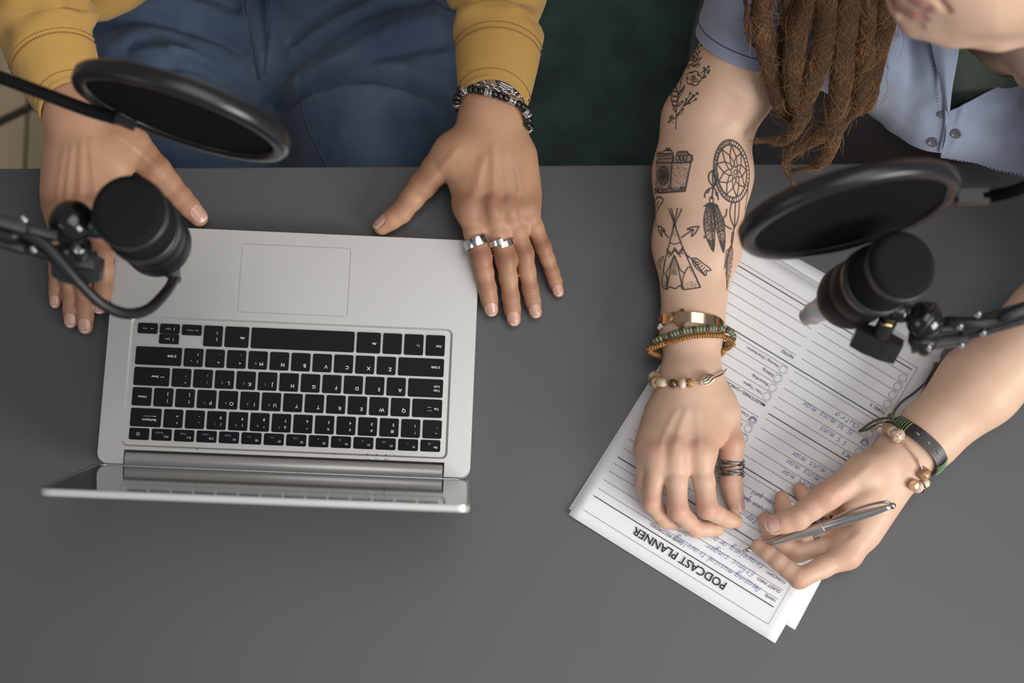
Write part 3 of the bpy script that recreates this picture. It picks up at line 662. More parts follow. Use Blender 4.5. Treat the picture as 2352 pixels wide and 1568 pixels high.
def hand(res, palm, fingers, arm=(), kpalm=.014, bumps=(), webk=.010, fillers=()):
    """palm/arm: [(A,B,ra,rb)]; fingers: dicts with pts (4 joints, last = very tip) and r in mm"""
    mm = .001
    pr = [(a, b, ra*mm, rb*mm) for a, b, ra, rb in list(palm)+list(arm)]
    allp = [p for q in pr for p in ((q[0], q[2]), (q[1], q[3]))]
    for f in fingers: allp += [(p, f['r'][0]*mm) for p in f['pts']]
    lo = np.min([p-r for p, r in allp], 0)-.012; hi = np.max([p+r for p, r in allp], 0)+.012
    FD = Field(lo, hi, res)
    for p in pr: FD.group([p], .001, kpalm)
    for a, b, ra, rb in bumps: FD.group([(a+np.array((0, 0, .0012)), b+np.array((0, 0, .0012)), ra*mm, rb*mm)], .001, .0075)
    marks = []
    for f in fingers:
        p = f['pts']; r = [x*mm for x in f['r']]; n = len(p)
        ax = (p[-1]-p[-2]); ax /= np.linalg.norm(ax); tip = p[-1]-ax*r[-1]*.92
        q = list(p[:-1])+[tip]; prims = []
        for i in range(n-1):
            a, b = q[i], q[i+1]
            mid = (a+b)/2; rm = (r[i]+r[i+1])/2*(.955 if i < n-2 else 1.0)
            prims += [(a, mid, r[i], rm), (mid, b, rm, r[i+1])]
        k0 = q[0]; d0 = q[1]-q[0]; l0 = np.linalg.norm(d0); d0 = d0/l0; wk = f.get('web', webk)
        def kf(G, k0=k0, d0=d0, l0=l0, wk=wk):
            t = ((G[0]-k0[0])*d0[0]+(G[1]-k0[1])*d0[1]+(G[2]-k0[2])*d0[2])/l0
            t = np.clip((t-.22)/.5, 0, 1); return (wk*(1-t*t*(3-2*t))+.0006).astype(np.float32)
        FD.group(prims, .0035, kf)
        f['q'] = q; f['ax'] = ax
        up = f['up']
        for i in range(1, n-1):
            axj = (q[i+1]-q[i-1]); axj /= np.linalg.norm(axj)
            marks.append((q[i]+up*r[i]*.6, axj, r[i]*1.25, f.get('red', .55)*(1 if i == 1 else .6), f.get('crease', 1.0)*(1 if i == 1 else .7), up))
        if f.get('web', 0) < .012: marks.append((q[0]+up*r[0]*.6, d0, r[0]*1.4, f.get('red', .55)*.7, f.get('crease', 1.0)*.22, up))
        marks.append((tip, ax, r[-1]*1.5, f.get('red', .55)*.7, 0, None))
    V, F = FD.mesh(2)
    return V, F, marks
nail_m = None
def make_nail_mat(name, col, edge):
    M = bpy.data.materials.new(name); M.use_nodes = True; N = M.node_tree.nodes; L = M.node_tree.links; b = N['Principled BSDF']
    b.inputs['Roughness'].default_value = .3; b.inputs['Subsurface Weight'].default_value = .1; b.inputs['Subsurface Scale'].default_value = .002
    at = N.new('ShaderNodeAttribute'); at.attribute_name = 'edge'; mx = N.new('ShaderNodeMix'); mx.data_type = 'RGBA'
    mx.inputs['A'].default_value = (*col, 1); mx.inputs['B'].default_value = (*edge, 1); L.new(at.outputs['Fac'], mx.inputs['Factor']); L.new(mx.outputs['Result'], b.inputs['Base Color']); return M
def nail(body, f, parent, material, wid=.78, length=1.5, up=None, back=None):
    """a curved plate resting on the back of the last joint"""
    up = Vector(f['up'] if up is None else up); ax = Vector(f['ax']); up = (up-ax*up.dot(ax)).normalized(); sd = up.cross(ax)
    tip = Vector(f['pts'][-1]); r = f['r'][-1]*.001; nu, nv = 12, 12; V = []; ok = True; at = []
    for j in range(nv+1):
        v = j/nv
        for i in range(nu+1):
            u = 2*i/nu-1; wv = wid*r*min(1, (1-max(0, 1-v*5)**2*.35))*(1-max(0, (v-.75)/.25)**2*.35*abs(u))
            s_ = (1-.22*u*u) if v > .5 else 1
            along = -r*length*(1-v)*1.0-r*.12+(-u*u*r*.22 if v > .6 else 0)*((v-.6)/.4 if v > .6 else 0)+(u*u*r*.2*(1-v/.4) if v < .4 else 0)
            o = tip+ax*along+sd*(u*wv)+up*.03
            h = body.bvh.ray_cast(o, -up, .06)
            if h[0] is None: h = (tip+ax*along+sd*(u*wv), up)
            edge_in = max(abs(u), 1-v*3 if v < .33 else 0); lift = .00035*(1-edge_in**6)
            V.append(h[0]+up*lift+up*.00012); at.append(1.0 if v > .88-.1*(1-u*u)*0 and v > .9-.03*u*u else 0.0)
    # flatten along the finger so the plate is smooth
    W = np.array([tuple(v) for v in V]).reshape(nv+1, nu+1, 3)
    for _ in range(3): W[1:-1] = (W[:-2]+W[2:]+2*W[1:-1])/4
    V = W.reshape(-1, 3)
    F = [(j*(nu+1)+i, j*(nu+1)+i+1, (j+1)*(nu+1)+i+1, (j+1)*(nu+1)+i) for j in range(nv) for i in range(nu)]
    n = len(V); V2 = V-np.array(up)*.0006; V = np.concatenate([V, V2]); rim = list(range(nu+1))+[(nu+1)*j+nu for j in range(1, nv+1)]+[(nu+1)*nv+i for i in range(nu-1, -1, -1)]+[(nu+1)*j for j in range(nv-1, 0, -1)]
    F += [(rim[k-1], rim[k], rim[k]+n, rim[k-1]+n) for k in range(len(rim))]
    mk('fingernail', V, F, material, parent, True, attrs={'edge': at+at})
UP = np.array((0, 0, 1.0))
def fing(pts, r, up=UP, **k): return dict(pts=[H(*p) for p in pts], r=r, up=np.array(up, float)/np.linalg.norm(up), **k)
def PR(a, b, ra, rb): return (H(*a), H(*b), ra, rb)
RES = .00125

# ------------------------------------------------------------------ person in the mustard shirt
man = empty('person', P(620, -100, -750), 'person in mustard shirt and blue jeans with both hands beside the laptop', 'person')
skin_m = skin('tan_skin', (.47, .262, .158), (.38, .205, .12), (.27, .115, .068), .48)
MB_ = Body()
# hand at the picture's centre
ml_f = [fing([(1077, 479, 37), (1105, 590, 30), (1119, 662, 20), (1131, 726, 10)], [11, 9.4, 7.9, 6.6], red=.85, crease=.75),
        fing([(1131, 481, 39), (1162, 596, 28), (1173, 682, 15), (1182, 749, 8)], [10.6, 9.2, 7.6, 6.6], red=.85, crease=.75),
        fing([(1172, 481, 36), (1204, 582, 25), (1218, 665, 14), (1233, 731, 7.5)], [9.8, 8.4, 7.1, 6.2], red=.85, crease=.75),
        fing([(1209, 477, 30), (1247, 566, 20), (1268, 624, 12), (1286, 682, 7)], [9.0, 7.2, 6.2, 5.4], red=.85, crease=.75),
        fing([(1035, 352, 38), (972, 424, 27), (921, 488, 18), (862, 531, 12)], [16, 12.2, 9.6, 8.0], up=(.45, .5, .9), web=.016)]
ml_palm = [PR((1107, 258, 46), (1077, 470, 37), 16.5, 12.5), PR((1122, 258, 48), (1131, 472, 38.5), 17, 12.5), PR((1148, 258, 47), (1172, 472, 36), 17, 11.5), PR((1164, 266, 44), (1207, 465, 31), 15, 11),
           PR((1090, 300, 42), (1050, 378, 36), 14, 13), PR((1050, 380, 34), (1068, 452, 32), 11, 9), PR((1195, 360, 36), (1206, 440, 30), 14, 13), PR((1060, 350, 40), (1100, 440, 36), 13, 11)]
ml_arm = [PR((1110, 258, 46), (1113, 130, 55), 17, 22), PR((1158, 258, 46), (1160, 130, 55), 16, 22), PR((1135, 130, 55), (1140, -60, 75), 25, 30)]
V, F, mk_ = hand(RES, ml_palm, ml_f, ml_arm, bumps=[PR((1077, 478, 42), (1078, 482, 42), 9.5, 9.5), PR((1132, 480, 45), (1133, 484, 45), 9.5, 9.5), PR((1172, 480, 41), (1173, 484, 41), 8.6, 8.6), PR((1209, 475, 35), (1210, 478, 35), 7.8, 7.8)])
def surf_line(V_, F_, pts):
    """lay a pixel polyline on a mesh as the camera sees it, returning places in the room"""
    b = BVHTree.FromPolygons([tuple(v) for v in V_.tolist()], F_.tolist()); out = []
    for x, y in pts:
        h = b.ray_cast(CAM, ray(x, y), 5)
        if h[0] is not None: out.append(A3(h[0]))
    return out
def rid(V_, F_, lines):
    o = []
    for pts, amp, sg in lines:
        q = surf_line(V_, F_, cr_spline(pts, 4))
        if len(q) > 2: o.append((q, amp, sg))
    return o
ml_r = rid(V, F, [([(1112, 350), (1098, 410), (1082, 468)], .0010, .0042), ([(1134, 320), (1135, 395), (1134, 468)], .0013, .0040), ([(1152, 340), (1164, 405), (1173, 468)], .0010, .0038), ([(1158, 320), (1188, 400), (1206, 460)], .0009, .0034),
                    ([(1118, 350), (1100, 420), (1112, 470)], .0005, .002), ([(1060, 330), (1010, 390), (975, 430)], .0010, .004), ([(1180, 350), (1190, 420), (1186, 470)], .0006, .002), ([(1107, 440), (1112, 480), (1120, 520)], -.0010, .004), ([(1152, 440), (1155, 480), (1160, 520)], -.0010, .004), ([(1190, 440), (1193, 480), (1203, 520)], -.001, .004)])
MB_.add(V, F, mk_, ml_r)
# hand at the picture's left
mr_f = [fing([(222, 478, 37), (237, 578, 30), (238, 660, 20), (227, 720, 11)], [11, 9.6, 7.8, 6.8], red=.85, crease=.75),
        fing([(184, 486, 38), (186, 600, 27), (195, 700, 14), (197, 767, 8)], [10.6, 9, 7.6, 6.8], red=.85, crease=.75),
        fing([(152, 484, 35), (156, 596, 24), (163, 684, 13), (163, 754, 7.5)], [9.8, 8.2, 7.2, 6.4], red=.85, crease=.75),
        fing([(130, 480, 29), (130, 598, 18), (130, 652, 11.5), (127, 708, 7)], [9, 7, 6.3, 5.6], red=.85, crease=.75),
        fing([(290, 322, 38), (360, 392, 29), (414, 452, 19), (470, 514, 12)], [17, 13, 10, 8.2], up=(-.4, .5, .95), web=.016)]
mr_palm = [PR((205, 262, 46), (222, 470, 37), 17, 12.5), PR((190, 262, 48), (184, 476, 38), 17, 12.5), PR((168, 268, 47), (152, 474, 35), 17, 11.5), PR((150, 272, 44), (132, 468, 29), 15, 11),
           PR((225, 280, 44), (290, 345, 37), 16, 14), PR((290, 350, 35), (250, 440, 33), 13, 11), PR((250, 330, 40), (215, 430, 36), 15, 12), PR((140, 370, 36), (132, 440, 30), 14, 13)]
mr_arm = [PR((195, 262, 46), (150, 130, 55), 17, 22), PR((150, 274, 46), (105, 140, 55), 16, 22), PR((125, 130, 55), (60, -60, 75), 25, 30)]
V, F, mk_ = hand(RES, mr_palm, mr_f, mr_arm, bumps=[PR((222, 478, 42), (223, 482, 42), 9.5, 9.5), PR((184, 484, 44), (184, 488, 44), 9.5, 9.5), PR((152, 482, 40), (152, 486, 40), 8.6, 8.6), PR((130, 478, 34), (130, 481, 34), 7.8, 7.8)])
MB_.add(V, F, mk_, rid(V, F, [([(205, 310), (215, 390), (222, 465)], .0012, .0036), ([(188, 310), (186, 390), (184, 465)], .0015, .0036), ([(168, 320), (158, 400), (152, 470)], .0012, .0034), ([(250, 300), (320, 350), (362, 395)], .0011, .004), ([(150, 330), (140, 400), (131, 465)], .0008, .0034)]))
# upper body under the clothes
tc = A3(P(620, -470, -140)); sh = A3(P(600, -640, 290))
FD = Blob(.008)
FD.group([(tc, sh, .13, .15), (sh+np.array((-.16, 0, 0)), sh+np.array((.16, 0, 0)), .07, .07), (sh, sh+np.array((0, .02, .16)), .06, .06)], .05, .05)
FD.group([(sh+np.array((0, 0, .2)), sh+np.array((0, -.03, .26)), .08, .085)], .03, .03)
V, F = FD.mesh(1); MB_.add(V, F)
man_body = MB_.finish('body', skin_m, man)
nm = make_nail_mat('tan_nail', (.52, .30, .235), (.66, .5, .42))
for f in ml_f[:4]+mr_f[:4]: nail(MB_, f, man_body, nm, .80, 1.95)
nail(MB_, ml_f[4], man_body, nm, up=(.75, .8, .6), length=1.9); nail(MB_, mr_f[4], man_body, nm, up=(-.1, .45, .9), length=2.0)

# ------------------------------------------------------------------ person with tattooed arm
woman = empty('person', P(2080, -60, -750), 'person with brown dreadlocks and a tattooed arm, writing on the planner', 'person')
skin_w = skin('light_skin', (.62, .415, .30), (.54, .345, .24), (.52, .235, .165), .46)
WB = Body()
wr_f = [fing([(1608, 1042, 41), (1625, 1168, 35), (1664, 1190, 18), (1703, 1201, 8)], [10.6, 8.9, 7.2, 5.8], red=.5, crease=.35),
        fing([(1551, 1040, 44), (1557, 1172, 37), (1596, 1213, 19), (1660, 1217, 7.5)], [10.4, 8.8, 7.4, 6.0], red=.5, crease=.35),
        fing([(1511, 1046, 40), (1496, 1153, 33), (1524, 1192, 17), (1562, 1206, 7)], [9.4, 8.2, 6.8, 5.8], red=.5, crease=.35),
        fing([(1487, 1040, 33), (1478, 1108, 26), (1488, 1142, 14), (1508, 1165, 6.5)], [8.4, 7.2, 6.0, 5.2], red=.5, crease=.35),
        fing([(1650, 930, 20), (1681, 1018, 22), (1679, 1108, 15), (1695, 1180, 10)], [15, 10.8, 9.2, 7.4], up=(-.3, .1, .8), web=.014, red=.5, crease=.3)]
wr_palm = [PR((1602, 880, 26), (1608, 1034, 41), 16.5, 12), PR((1588, 880, 27), (1551, 1032, 43), 16.5, 12.5), PR((1574, 880, 26), (1512, 1040, 39), 16, 11.5), PR((1566, 885, 25), (1490, 1034, 32), 15, 10.5),
           PR((1615, 900, 22), (1660, 960, 20), 15, 13), PR((1650, 960, 22), (1618, 1020, 34), 11, 10), PR((1520, 950, 22), (1497, 1010, 24), 13, 11), PR((1620, 940, 22), (1640, 990, 22), 13, 10)]
wr_arm = [PR((1569, 890, 25), (1572, 760, 27), 16.5, 18.5), PR((1605, 890, 25), (1607, 760, 27), 16.5, 18.5), PR((1572, 760, 27), (1575, 560, 36), 18.5, 26), PR((1606, 760, 27), (1628, 560, 36), 18.5, 26),
          PR((1575, 560, 36), (1592, 400, 44), 27, 33), PR((1632, 560, 36), (1637, 400, 46), 26, 33), PR((1592, 400, 44), (1606, 280, 58), 33, 33), PR((1637, 400, 46), (1640, 275, 62), 33, 31),
          PR((1624, 278, 56), (1668, 190, 80), 34, 33.5), PR((1652, 262, 60), (1698, 190, 80), 30.5, 32), PR((1668, 190, 80), (1728, 65, 112), 33.5, 36), PR((1698, 190, 80), (1748, 80, 110), 31, 33), PR((1728, 65, 112), (1810, -120, 165), 36, 45)]
V, F, mk_ = hand(.0014, wr_palm, wr_f, wr_arm, kpalm=.016, bumps=[PR((1608, 1042, 44.5), (1608, 1046, 44.5), 9.2, 9.2), PR((1551, 1040, 48), (1551, 1044, 48), 9.4, 9.4), PR((1512, 1046, 43), (1512, 1050, 43), 8.4, 8.4)])
WB.add(V, F, mk_, rid(V, F, [([(1600, 930), (1604, 985), (1608, 1030)], .0008, .0036), ([(1582, 930), (1562, 985), (1552, 1030)], .0011, .0036), ([(1562, 930), (1530, 990), (1514, 1036)], .0008, .0034), ([(1690, 215), (1670, 250), (1664, 290)], -.0014, .011),
                               ([(1585, 1000), (1582, 1050), (1590, 1090)], -.001, .0045), ([(1532, 1000), (1530, 1050), (1524, 1090)], -.001, .004)]))
wl_f = [fing([(1944, 1276, 22), (1836, 1328, 28), (1788, 1290, 25), (1729, 1244, 17)], [10.6, 8.7, 7.3, 5.9], up=(.2, -.9, .3), red=.5, crease=.3),
        fing([(1950, 1240, 15), (1832, 1268, 10), (1776, 1234, 9), (1752, 1177, 12)], [10.4, 8.6, 7.8, 6.4], up=(-.7, .3, -.5), red=.5, crease=.2),
        fing([(1966, 1200, 14), (1848, 1230, 9.5), (1803, 1190, 9), (1794, 1127, 13)], [9.8, 8, 7.2, 6.2], up=(-.8, .2, -.5), red=.5, crease=.2),
        fing([(1985, 1162, 14), (1893, 1168, 11), (1852, 1146, 10), (1830, 1110, 12)], [9, 7.2, 6.4, 5.6], up=(-.8, .2, -.5), red=.5, crease=.2),
        fing([(1988, 1090, 44), (1898, 1140, 50), (1833, 1189, 42), (1757, 1211, 32)], [15.5, 12, 10.4, 9.0], up=(-.15, .25, .95), web=.015, red=.5, crease=.3)]
wl_palm = [PR((2078, 1068, 30), (1948, 1268, 22), 16, 12.5), PR((2076, 1062, 28), (1954, 1236, 17), 16, 12), PR((2068, 1052, 26), (1968, 1196, 16), 16, 12), PR((2060, 1044, 28), (1984, 1160, 15), 16, 11.5),
           PR((2058, 1050, 36), (1985, 1088, 42), 17, 15), PR((2000, 1105, 34), (1960, 1150, 26), 13, 12), PR((2050, 1105, 26), (1985, 1220, 20), 14, 13)]
wl_arm = [PR((2068, 1040, 32), (2120, 985, 36), 16.5, 20), PR((2092, 1068, 32), (2140, 1018, 36), 16, 20), PR((2120, 985, 36), (2235, 868, 46), 20, 28), PR((2140, 1018, 36), (2262, 902, 46), 20, 28),
          PR((2250, 885, 46), (2420, 735, 58), 34, 38), PR((2420, 735, 58), (2560, 620, 90), 38, 40), PR((2560, 620, 90), (2520, 100, 165), 42, 50)]
V, F, mk_ = hand(.0014, wl_palm, wl_f, wl_arm, kpalm=.013)
WB.add(V, F, mk_, rid(V, F, [([(2010, 1060), (1950, 1110), (1900, 1145)], .0009, .004), ([(1905, 1180), (1935, 1200), (1960, 1235)], -.002, .008)]))
# neck, chest and head
hc = A3(P(2300, -130, 470)); S = lambda x, y, h: H(x, y, h-60 if h > 380 else h)
FD = Blob(.0023)
FD.group([(S(2105, 52, 415), S(2190, 60, 420), .0100, .0120), (S(2190, 60, 420), S(2290, 62, 428), .0120, .0142), (S(2290, 62, 428), S(2410, 5, 455), .0142, .016), (S(2080, 2, 440), S(2140, 12, 442), .0115, .0150), (S(2110, 35, 428), S(2200, 30, 440), .013, .018), (S(2160, -40, 455), S(2280, -60, 468), .022, .040), (S(2280, -60, 468), S(2420, -80, 480), .040, .045)], .016, .016)
FD.group([(S(2200, -150, 485), S(2300, -330, 515), .050, .078), (S(2300, -330, 515), S(2380, -330, 515), .078, .080)], .03, .035)
FD.group([(S(2058, -110, 480), S(2110, -60, 476), .009, .012)], .006, .012)                # nose
FD.group([(S(2410, -30, 430), S(2430, 60, 170), .044, .050)], .02, .02)                    # neck
FD.group([(S(2290, 140, 100), S(2440, 110, 110), .030, .042)], .03, .03)                   # chest
V, F = FD.mesh(2)
low = surf_line(V, F, [(2052, 0), (2062, 10), (2080, 22), (2100, 32), (2118, 38)]); upl = surf_line(V, F, [(2078, -22), (2098, -4), (2116, 8), (2128, 16)])
mid = surf_line(V, F, [(2064, -12), (2090, 8), (2112, 20), (2130, 24)]); cor = surf_line(V, F, cr_spline([(2140, -6), (2157, 3), (2166, 16), (2184, 30)], 4)); und = surf_line(V, F, cr_spline([(2060, 34), (2090, 52), (2126, 62)], 4))
d1, _, _ = seg_dist(V, low); d2, _, _ = seg_dist(V, upl); d3, _, _ = seg_dist(V, cor)
lipv = np.clip(1.9-np.minimum(d1, d2)/.0046, 0, 1)*.9+.6*np.clip(1.5-d3/.002, 0, 1)*(np.minimum(d1, d2) > .009)
WB.add(V, F, (), [(low, .0022, .0065), (upl, .0018, .006), (mid, -.0016, .0024), (cor, -.0040, .0032), (und, -.0016, .006)], lip=lipv)
woman_body = WB.finish('body', skin_w, woman)
fu = Vector(S(2085, -85, 478)-S(2105, 52, 415)).normalized(); ff = Vector(S(2085, -85, 478)-S(2320, -330, 515)); ff = (ff-fu*ff.dot(fu)).normalized(); fl = fu.cross(ff).normalized()
for sg in (-1, 1):
    o_ = Vector(S(2085, -85, 478))+fu*.036+fl*(.030*sg)+ff*.08; h_ = WB.bvh.ray_cast(o_, -ff, .2)
    if h_[0] is None: continue
    ey = mk('eye', *sphere(h_[0]-ff*.0065, .0115, 20, 12, ff), mat('eye_white', (.75, .72, .70), .2, coat=.6), woman_body)
    mk('iris', *lathe([(0, .0052), (.0012, .0048), (.0018, .002)], h_[0]+ff*.0038, h_[0]+ff, 20), mat('iris_brown', (.06, .03, .015), .15, coat=.8), ey)
    mk('eyelid', *tube([h_[0]+fl*(x*.001)+fu*(.0065-(x/12)**2*.006)+ff*(.0035-(x/12)**2*.004) for x in range(-13, 14, 2)], .0022, 8), skin_w, ey)
    mk('eyebrow', *tube([h_[0]+fl*(x*.001)+fu*(.019-(x/18)**2*.005)+ff*(.001-(x/18)**2*.004) for x in range(-16, 17, 4)], .0024, 8), mat('brow_brown', (.05, .027, .014), .7), woman_body)
nw = make_nail_mat('pink_nail', (.62, .36, .30), (.72, .55, .48))
nail(WB, wr_f[4], woman_body, nw, up=(.75, -.1, .65)); nail(WB, wl_f[4], woman_body, nw, up=(-.15, .05, 1), wid=.85, length=1.6)
# ================================================================== clothes
denim = weave('blue_denim', (.017, .034, .078), (.118, .165, .24), 2600, .9, .36, 9, .3)
mustard = weave('mustard_twill', (.40, .232, .062), (.52, .312, .092), 3600, .85, .15, 6, .15, .2)
mustard_thread = mat('mustard_thread', (.52, .34, .12), .8); mustard_dk = mat('mustard_seam', (.24, .13, .035), .9)
chambray = weave('chambray_shirt', (.20, .235, .325), (.32, .355, .455), 3000, .9, .3, 9, .25, .2)
sage = weave('sage_jersey', (.055, .072, .056), (.095, .118, .094), 2600, .92, .25, 10, .25)
greywool = weave('charcoal_trousers', (.10, .10, .108), (.19, .19, .205), 2200, .92, .25, 8, .2)

def sleeve(path, disp, n=72, m=90, thick=.0016, slant=0):
    """cloth tube along path of (px,py,h,half width mm,half height mm); disp(s,theta)->mm; double-walled, open at the wrist"""
    Q = cr_spline([(*P(x, y, h), a, b) for x, y, h, a, b in path], max(2, m//(len(path)-1))); pts = [Vector(q[:3]) for q in Q]; V = []
    L = len(pts); rings = []
    for i, p in enumerate(pts):
        d = (pts[min(i+1, L-1)]-pts[max(i-1, 0)]).normalized(); X = d.cross(Vector((0, 0, 1))).normalized(); Y = X.cross(d)
        sl = slant*.001*(1-sm(i/(L-1), .45, .8))
        rings.append([p+d*(sl*max(0, math.sin(t))**1.3)+X*math.cos(t)*(Q[i][3]+disp(i/(L-1), t))*.001+Y*math.sin(t)*(Q[i][4]+disp(i/(L-1), t))*.001 for t in [2*math.pi*k/n for k in range(n)]])
    inner = []
    for i in range(min(40, L)):
        c_ = sum(rings[i], Vector())/n; inner.append([c_+(v-c_)*(1-thick/max(1e-3, (v-c_).length)) for v in rings[i]])
    allr = inner[::-1]+rings
    for r_ in allr: V += r_
    F = [(i*n+k, i*n+(k+1) % n, (i+1)*n+(k+1) % n, (i+1)*n+k) for i in range(len(allr)-1) for k in range(n)]
    return V, F, rings
def sm(x, a, b):
    t = min(1, max(0, (x-a)/(b-a))); return t*t*(3-2*t)
def stitches(rings, i, n_st, name, parent, m_, lift=.0004, t0=0, t1=1):
    """dashes running round a ring of the sleeve"""
    R = rings[i]; n = len(R); c_ = sum(R, Vector())/n; M = MB()
    for k in range(n_st):
        if not t0 <= k/n_st <= t1: continue
        a = k/n_st*n; b = a+.55*n/n_st
        def at(q): j = int(q) % n; f = q-int(q); v = R[j]*(1-f)+R[(j+1) % n]*f; return v+(v-c_).normalized()*lift
        V, F = tube([at(a), at((a+b)/2), at(b)], .0004, 5); M.add(V, F)
    M.build(name, m_, parent)
def cuff_disp(seed, edges, amp):
    def f(s, t):
        v = .0
        v += 1.0*math.exp(-((s-edges[0])/.006)**2)-1.5*sm(s, edges[1]-.012, edges[1])*(1-sm(s, edges[1], edges[1]+.012))
        if s > edges[1]:
            g = sm(s, edges[1], edges[1]+.2)
            v += amp*g*(noise.noise(Vector((math.cos(t)*1.6+seed, math.sin(t)*1.6, s*7)))*1.6+.9*math.sin(t*2+s*16+seed))
        return v+.25*noise.noise(Vector((math.cos(t)*4, math.sin(t)*4+seed, s*20)))
    return f
d_l = cuff_disp(2.0, (.03, .36), 4.0); d_r = cuff_disp(5.0, (.03, .36), 4.2)
V, F, R1 = sleeve([(1131, 240, 50, 31, 27), (1137, 195, 54, 34, 30), (1143, 125, 62, 38, 34), (1146, 60, 70, 40, 37), (1146, 0, 80, 41, 39), (1120, -120, 105, 43, 42), (1040, -330, 190, 52, 50)], d_l, slant=19)
s1 = mk('shirt_sleeve', V, F, mustard, man)
V, F, R2 = sleeve([(170, 248, 50, 31, 27), (152, 205, 54, 34, 30), (126, 140, 62, 38, 34), (106, 85, 70, 41, 38), (92, 20, 80, 43, 40), (75, -120, 105, 45, 43), (130, -330, 190, 52, 50)], d_r, slant=19)
s2 = mk('shirt_sleeve', V, F, mustard, man)
for R_, s_o in ((R1, s1), (R2, s2)):
    L = len(R_)-1
    stitches(R_, int(.10*L), 90, 'stitching', s_o, mustard_dk); stitches(R_, int(.345*L), 90, 'stitching', s_o, mustard_dk); stitches(R_, int(.385*L), 90, 'stitching', s_o, mustard_dk)
# shirt body behind the frame's top, hem hanging at the hip
FD = Blob(.008)
FD.group([(tc, sh, .155, .165), (sh+np.array((-.17, 0, -.01)), sh+np.array((.17, 0, -.01)), .09, .09)], .05, .05)
e1 = H(130, -330, 190); e2 = H(1040, -330, 190)
FD.group([(e1, sh+np.array((-.19, 0, -.02)), .055, .075)], .01, .03); FD.group([(e2, sh+np.array((.19, 0, -.02)), .055, .075)], .01, .03)
V, F = FD.mesh(1); V += normals(V, F)*(.006*np.array([noise.noise(Vector(v)*11) for v in V]))[:, None]
mk('shirt_body', V, F, mustard, man)
mk('shirt_tail', *tube([P(300, -60, -55), P(255, -25, -55), P(215, 12, -60), P(190, 40, -66)], [.030, .027, .020, .008], 16), mustard, man)

# ------------------------------------------------------------------ jeans: two thighs and the lap, then folds pressed in
def cloth_folds(V, F, folds, h):
    """folds: (pixel polyline, mm, width mm, skew) measured on the lap at height h"""
    for pts, amp, wd, skew in folds:
        poly = [tuple(P(x, y, h))[:2] for x, y in cr_spline(pts, 5)]
        lo = np.min(poly, 0)-.04; hi = np.max(poly, 0)+.04
        m = ((V[:, :2] > lo) & (V[:, :2] < hi)).all(1); Q = V[m][:, :2]
        if not len(Q): continue
        d, sd, par = seg_dist(Q, np.array(poly)); N = normals(V, F)[m]; up = np.clip(N[:, 2]*1.4, 0, 1); w_ = wd*.001
        wv = np.where(sd > 0, w_*(1+skew), w_*(1-skew*.6)); g = np.exp(-(d/wv)**2)*np.clip(np.minimum(par, 1-par)*7+.12, 0, 1)
        V[m] += np.array((0, 0, 1.0))*(amp*.001*g*up)[:, None]
    return V
J = -95
def T3(x, y, h): return H(x, y, h)
FD = Blob(.0038)
FD.group([(T3(415, 150, -175), T3(425, 800, -165), .092, .084), (T3(415, 150, -175), T3(500, -60, -170), .092, .095)], .05, .03)
FD.group([(T3(870, 150, -180), T3(890, 800, -170), .104, .094), (T3(870, 150, -180), T3(720, -60, -170), .104, .095)], .05, .025)
FD.group([(T3(470, -40, -165), T3(740, -40, -165), .098, .098), (T3(600, -200, -150), T3(600, -60, -165), .12, .10)], .04, .05)
FD.group([(T3(640, 60, -195), T3(650, 420, -270), .07, .05)], .01, .03)
V, F = FD.mesh(2)
folds = [([(210, 75), (340, 70), (470, 100), (570, 125)], -7, 5, .5), ([(230, 108), (330, 118), (450, 140), (560, 170)], 5, 9, 0), ([(290, 128), (380, 120), (480, 140), (560, 178)], -9, 5, .6), ([(385, 150), (450, 133), (520, 150), (575, 190)], 7, 8, .3), ([(380, 168), (450, 170), (520, 190), (590, 205)], -6, 6, .3),
         ([(250, 40), (380, 30), (500, 55), (575, 90)], 6, 10, 0), ([(230, 20), (360, 8), (480, 22), (560, 50)], -5, 6, .3),
         ([(640, 175), (720, 130), (830, 70), (960, 25)], -8, 6, .5), ([(650, 140), (760, 90), (880, 30)], 6, 9, 0), ([(660, 110), (740, 62), (850, 20)], -7, 5, -.3), ([(690, 190), (800, 150), (930, 85), (1030, 55)], 5, 10, 0), ([(720, 215), (830, 180), (960, 130), (1040, 110)], -5, 7, .4),
         ([(640, 200), (665, 222), (700, 215), (750, 202), (830, 202), (940, 215), (1040, 240)], -15, 6, .9), ([(650, 185), (700, 200), (760, 188), (860, 185), (980, 200)], 9, 11, 0), ([(610, 190), (640, 230), (655, 300), (660, 385)], -16, 10, 0), ([(990, 20), (1020, 70), (1035, 150)], 4, 10, 0), ([(760, 300), (880, 320), (1000, 310)], 3, 16, 0),
         ([(572, 0), (578, 60), (592, 130), (600, 185)], 5, 6, 0), ([(625, 0), (622, 50), (615, 110), (606, 170)], 4, 5, 0), ([(598, 0), (600, 60), (603, 120)], -4, 6, 0)]
V = cloth_folds(V, F, [(p, a*1.45, w_, k) for p, a, w_, k in folds], J)
V += np.array((0, 0, 1))*(.0016*np.array([noise.noise(Vector(v)*38)+.6*noise.noise(Vector(v)*85) for v in V]))[:, None]
jeans = mk('jeans', V, F, denim, man)
jb = BVHTree.FromPolygons([tuple(v) for v in V.tolist()], F.tolist())
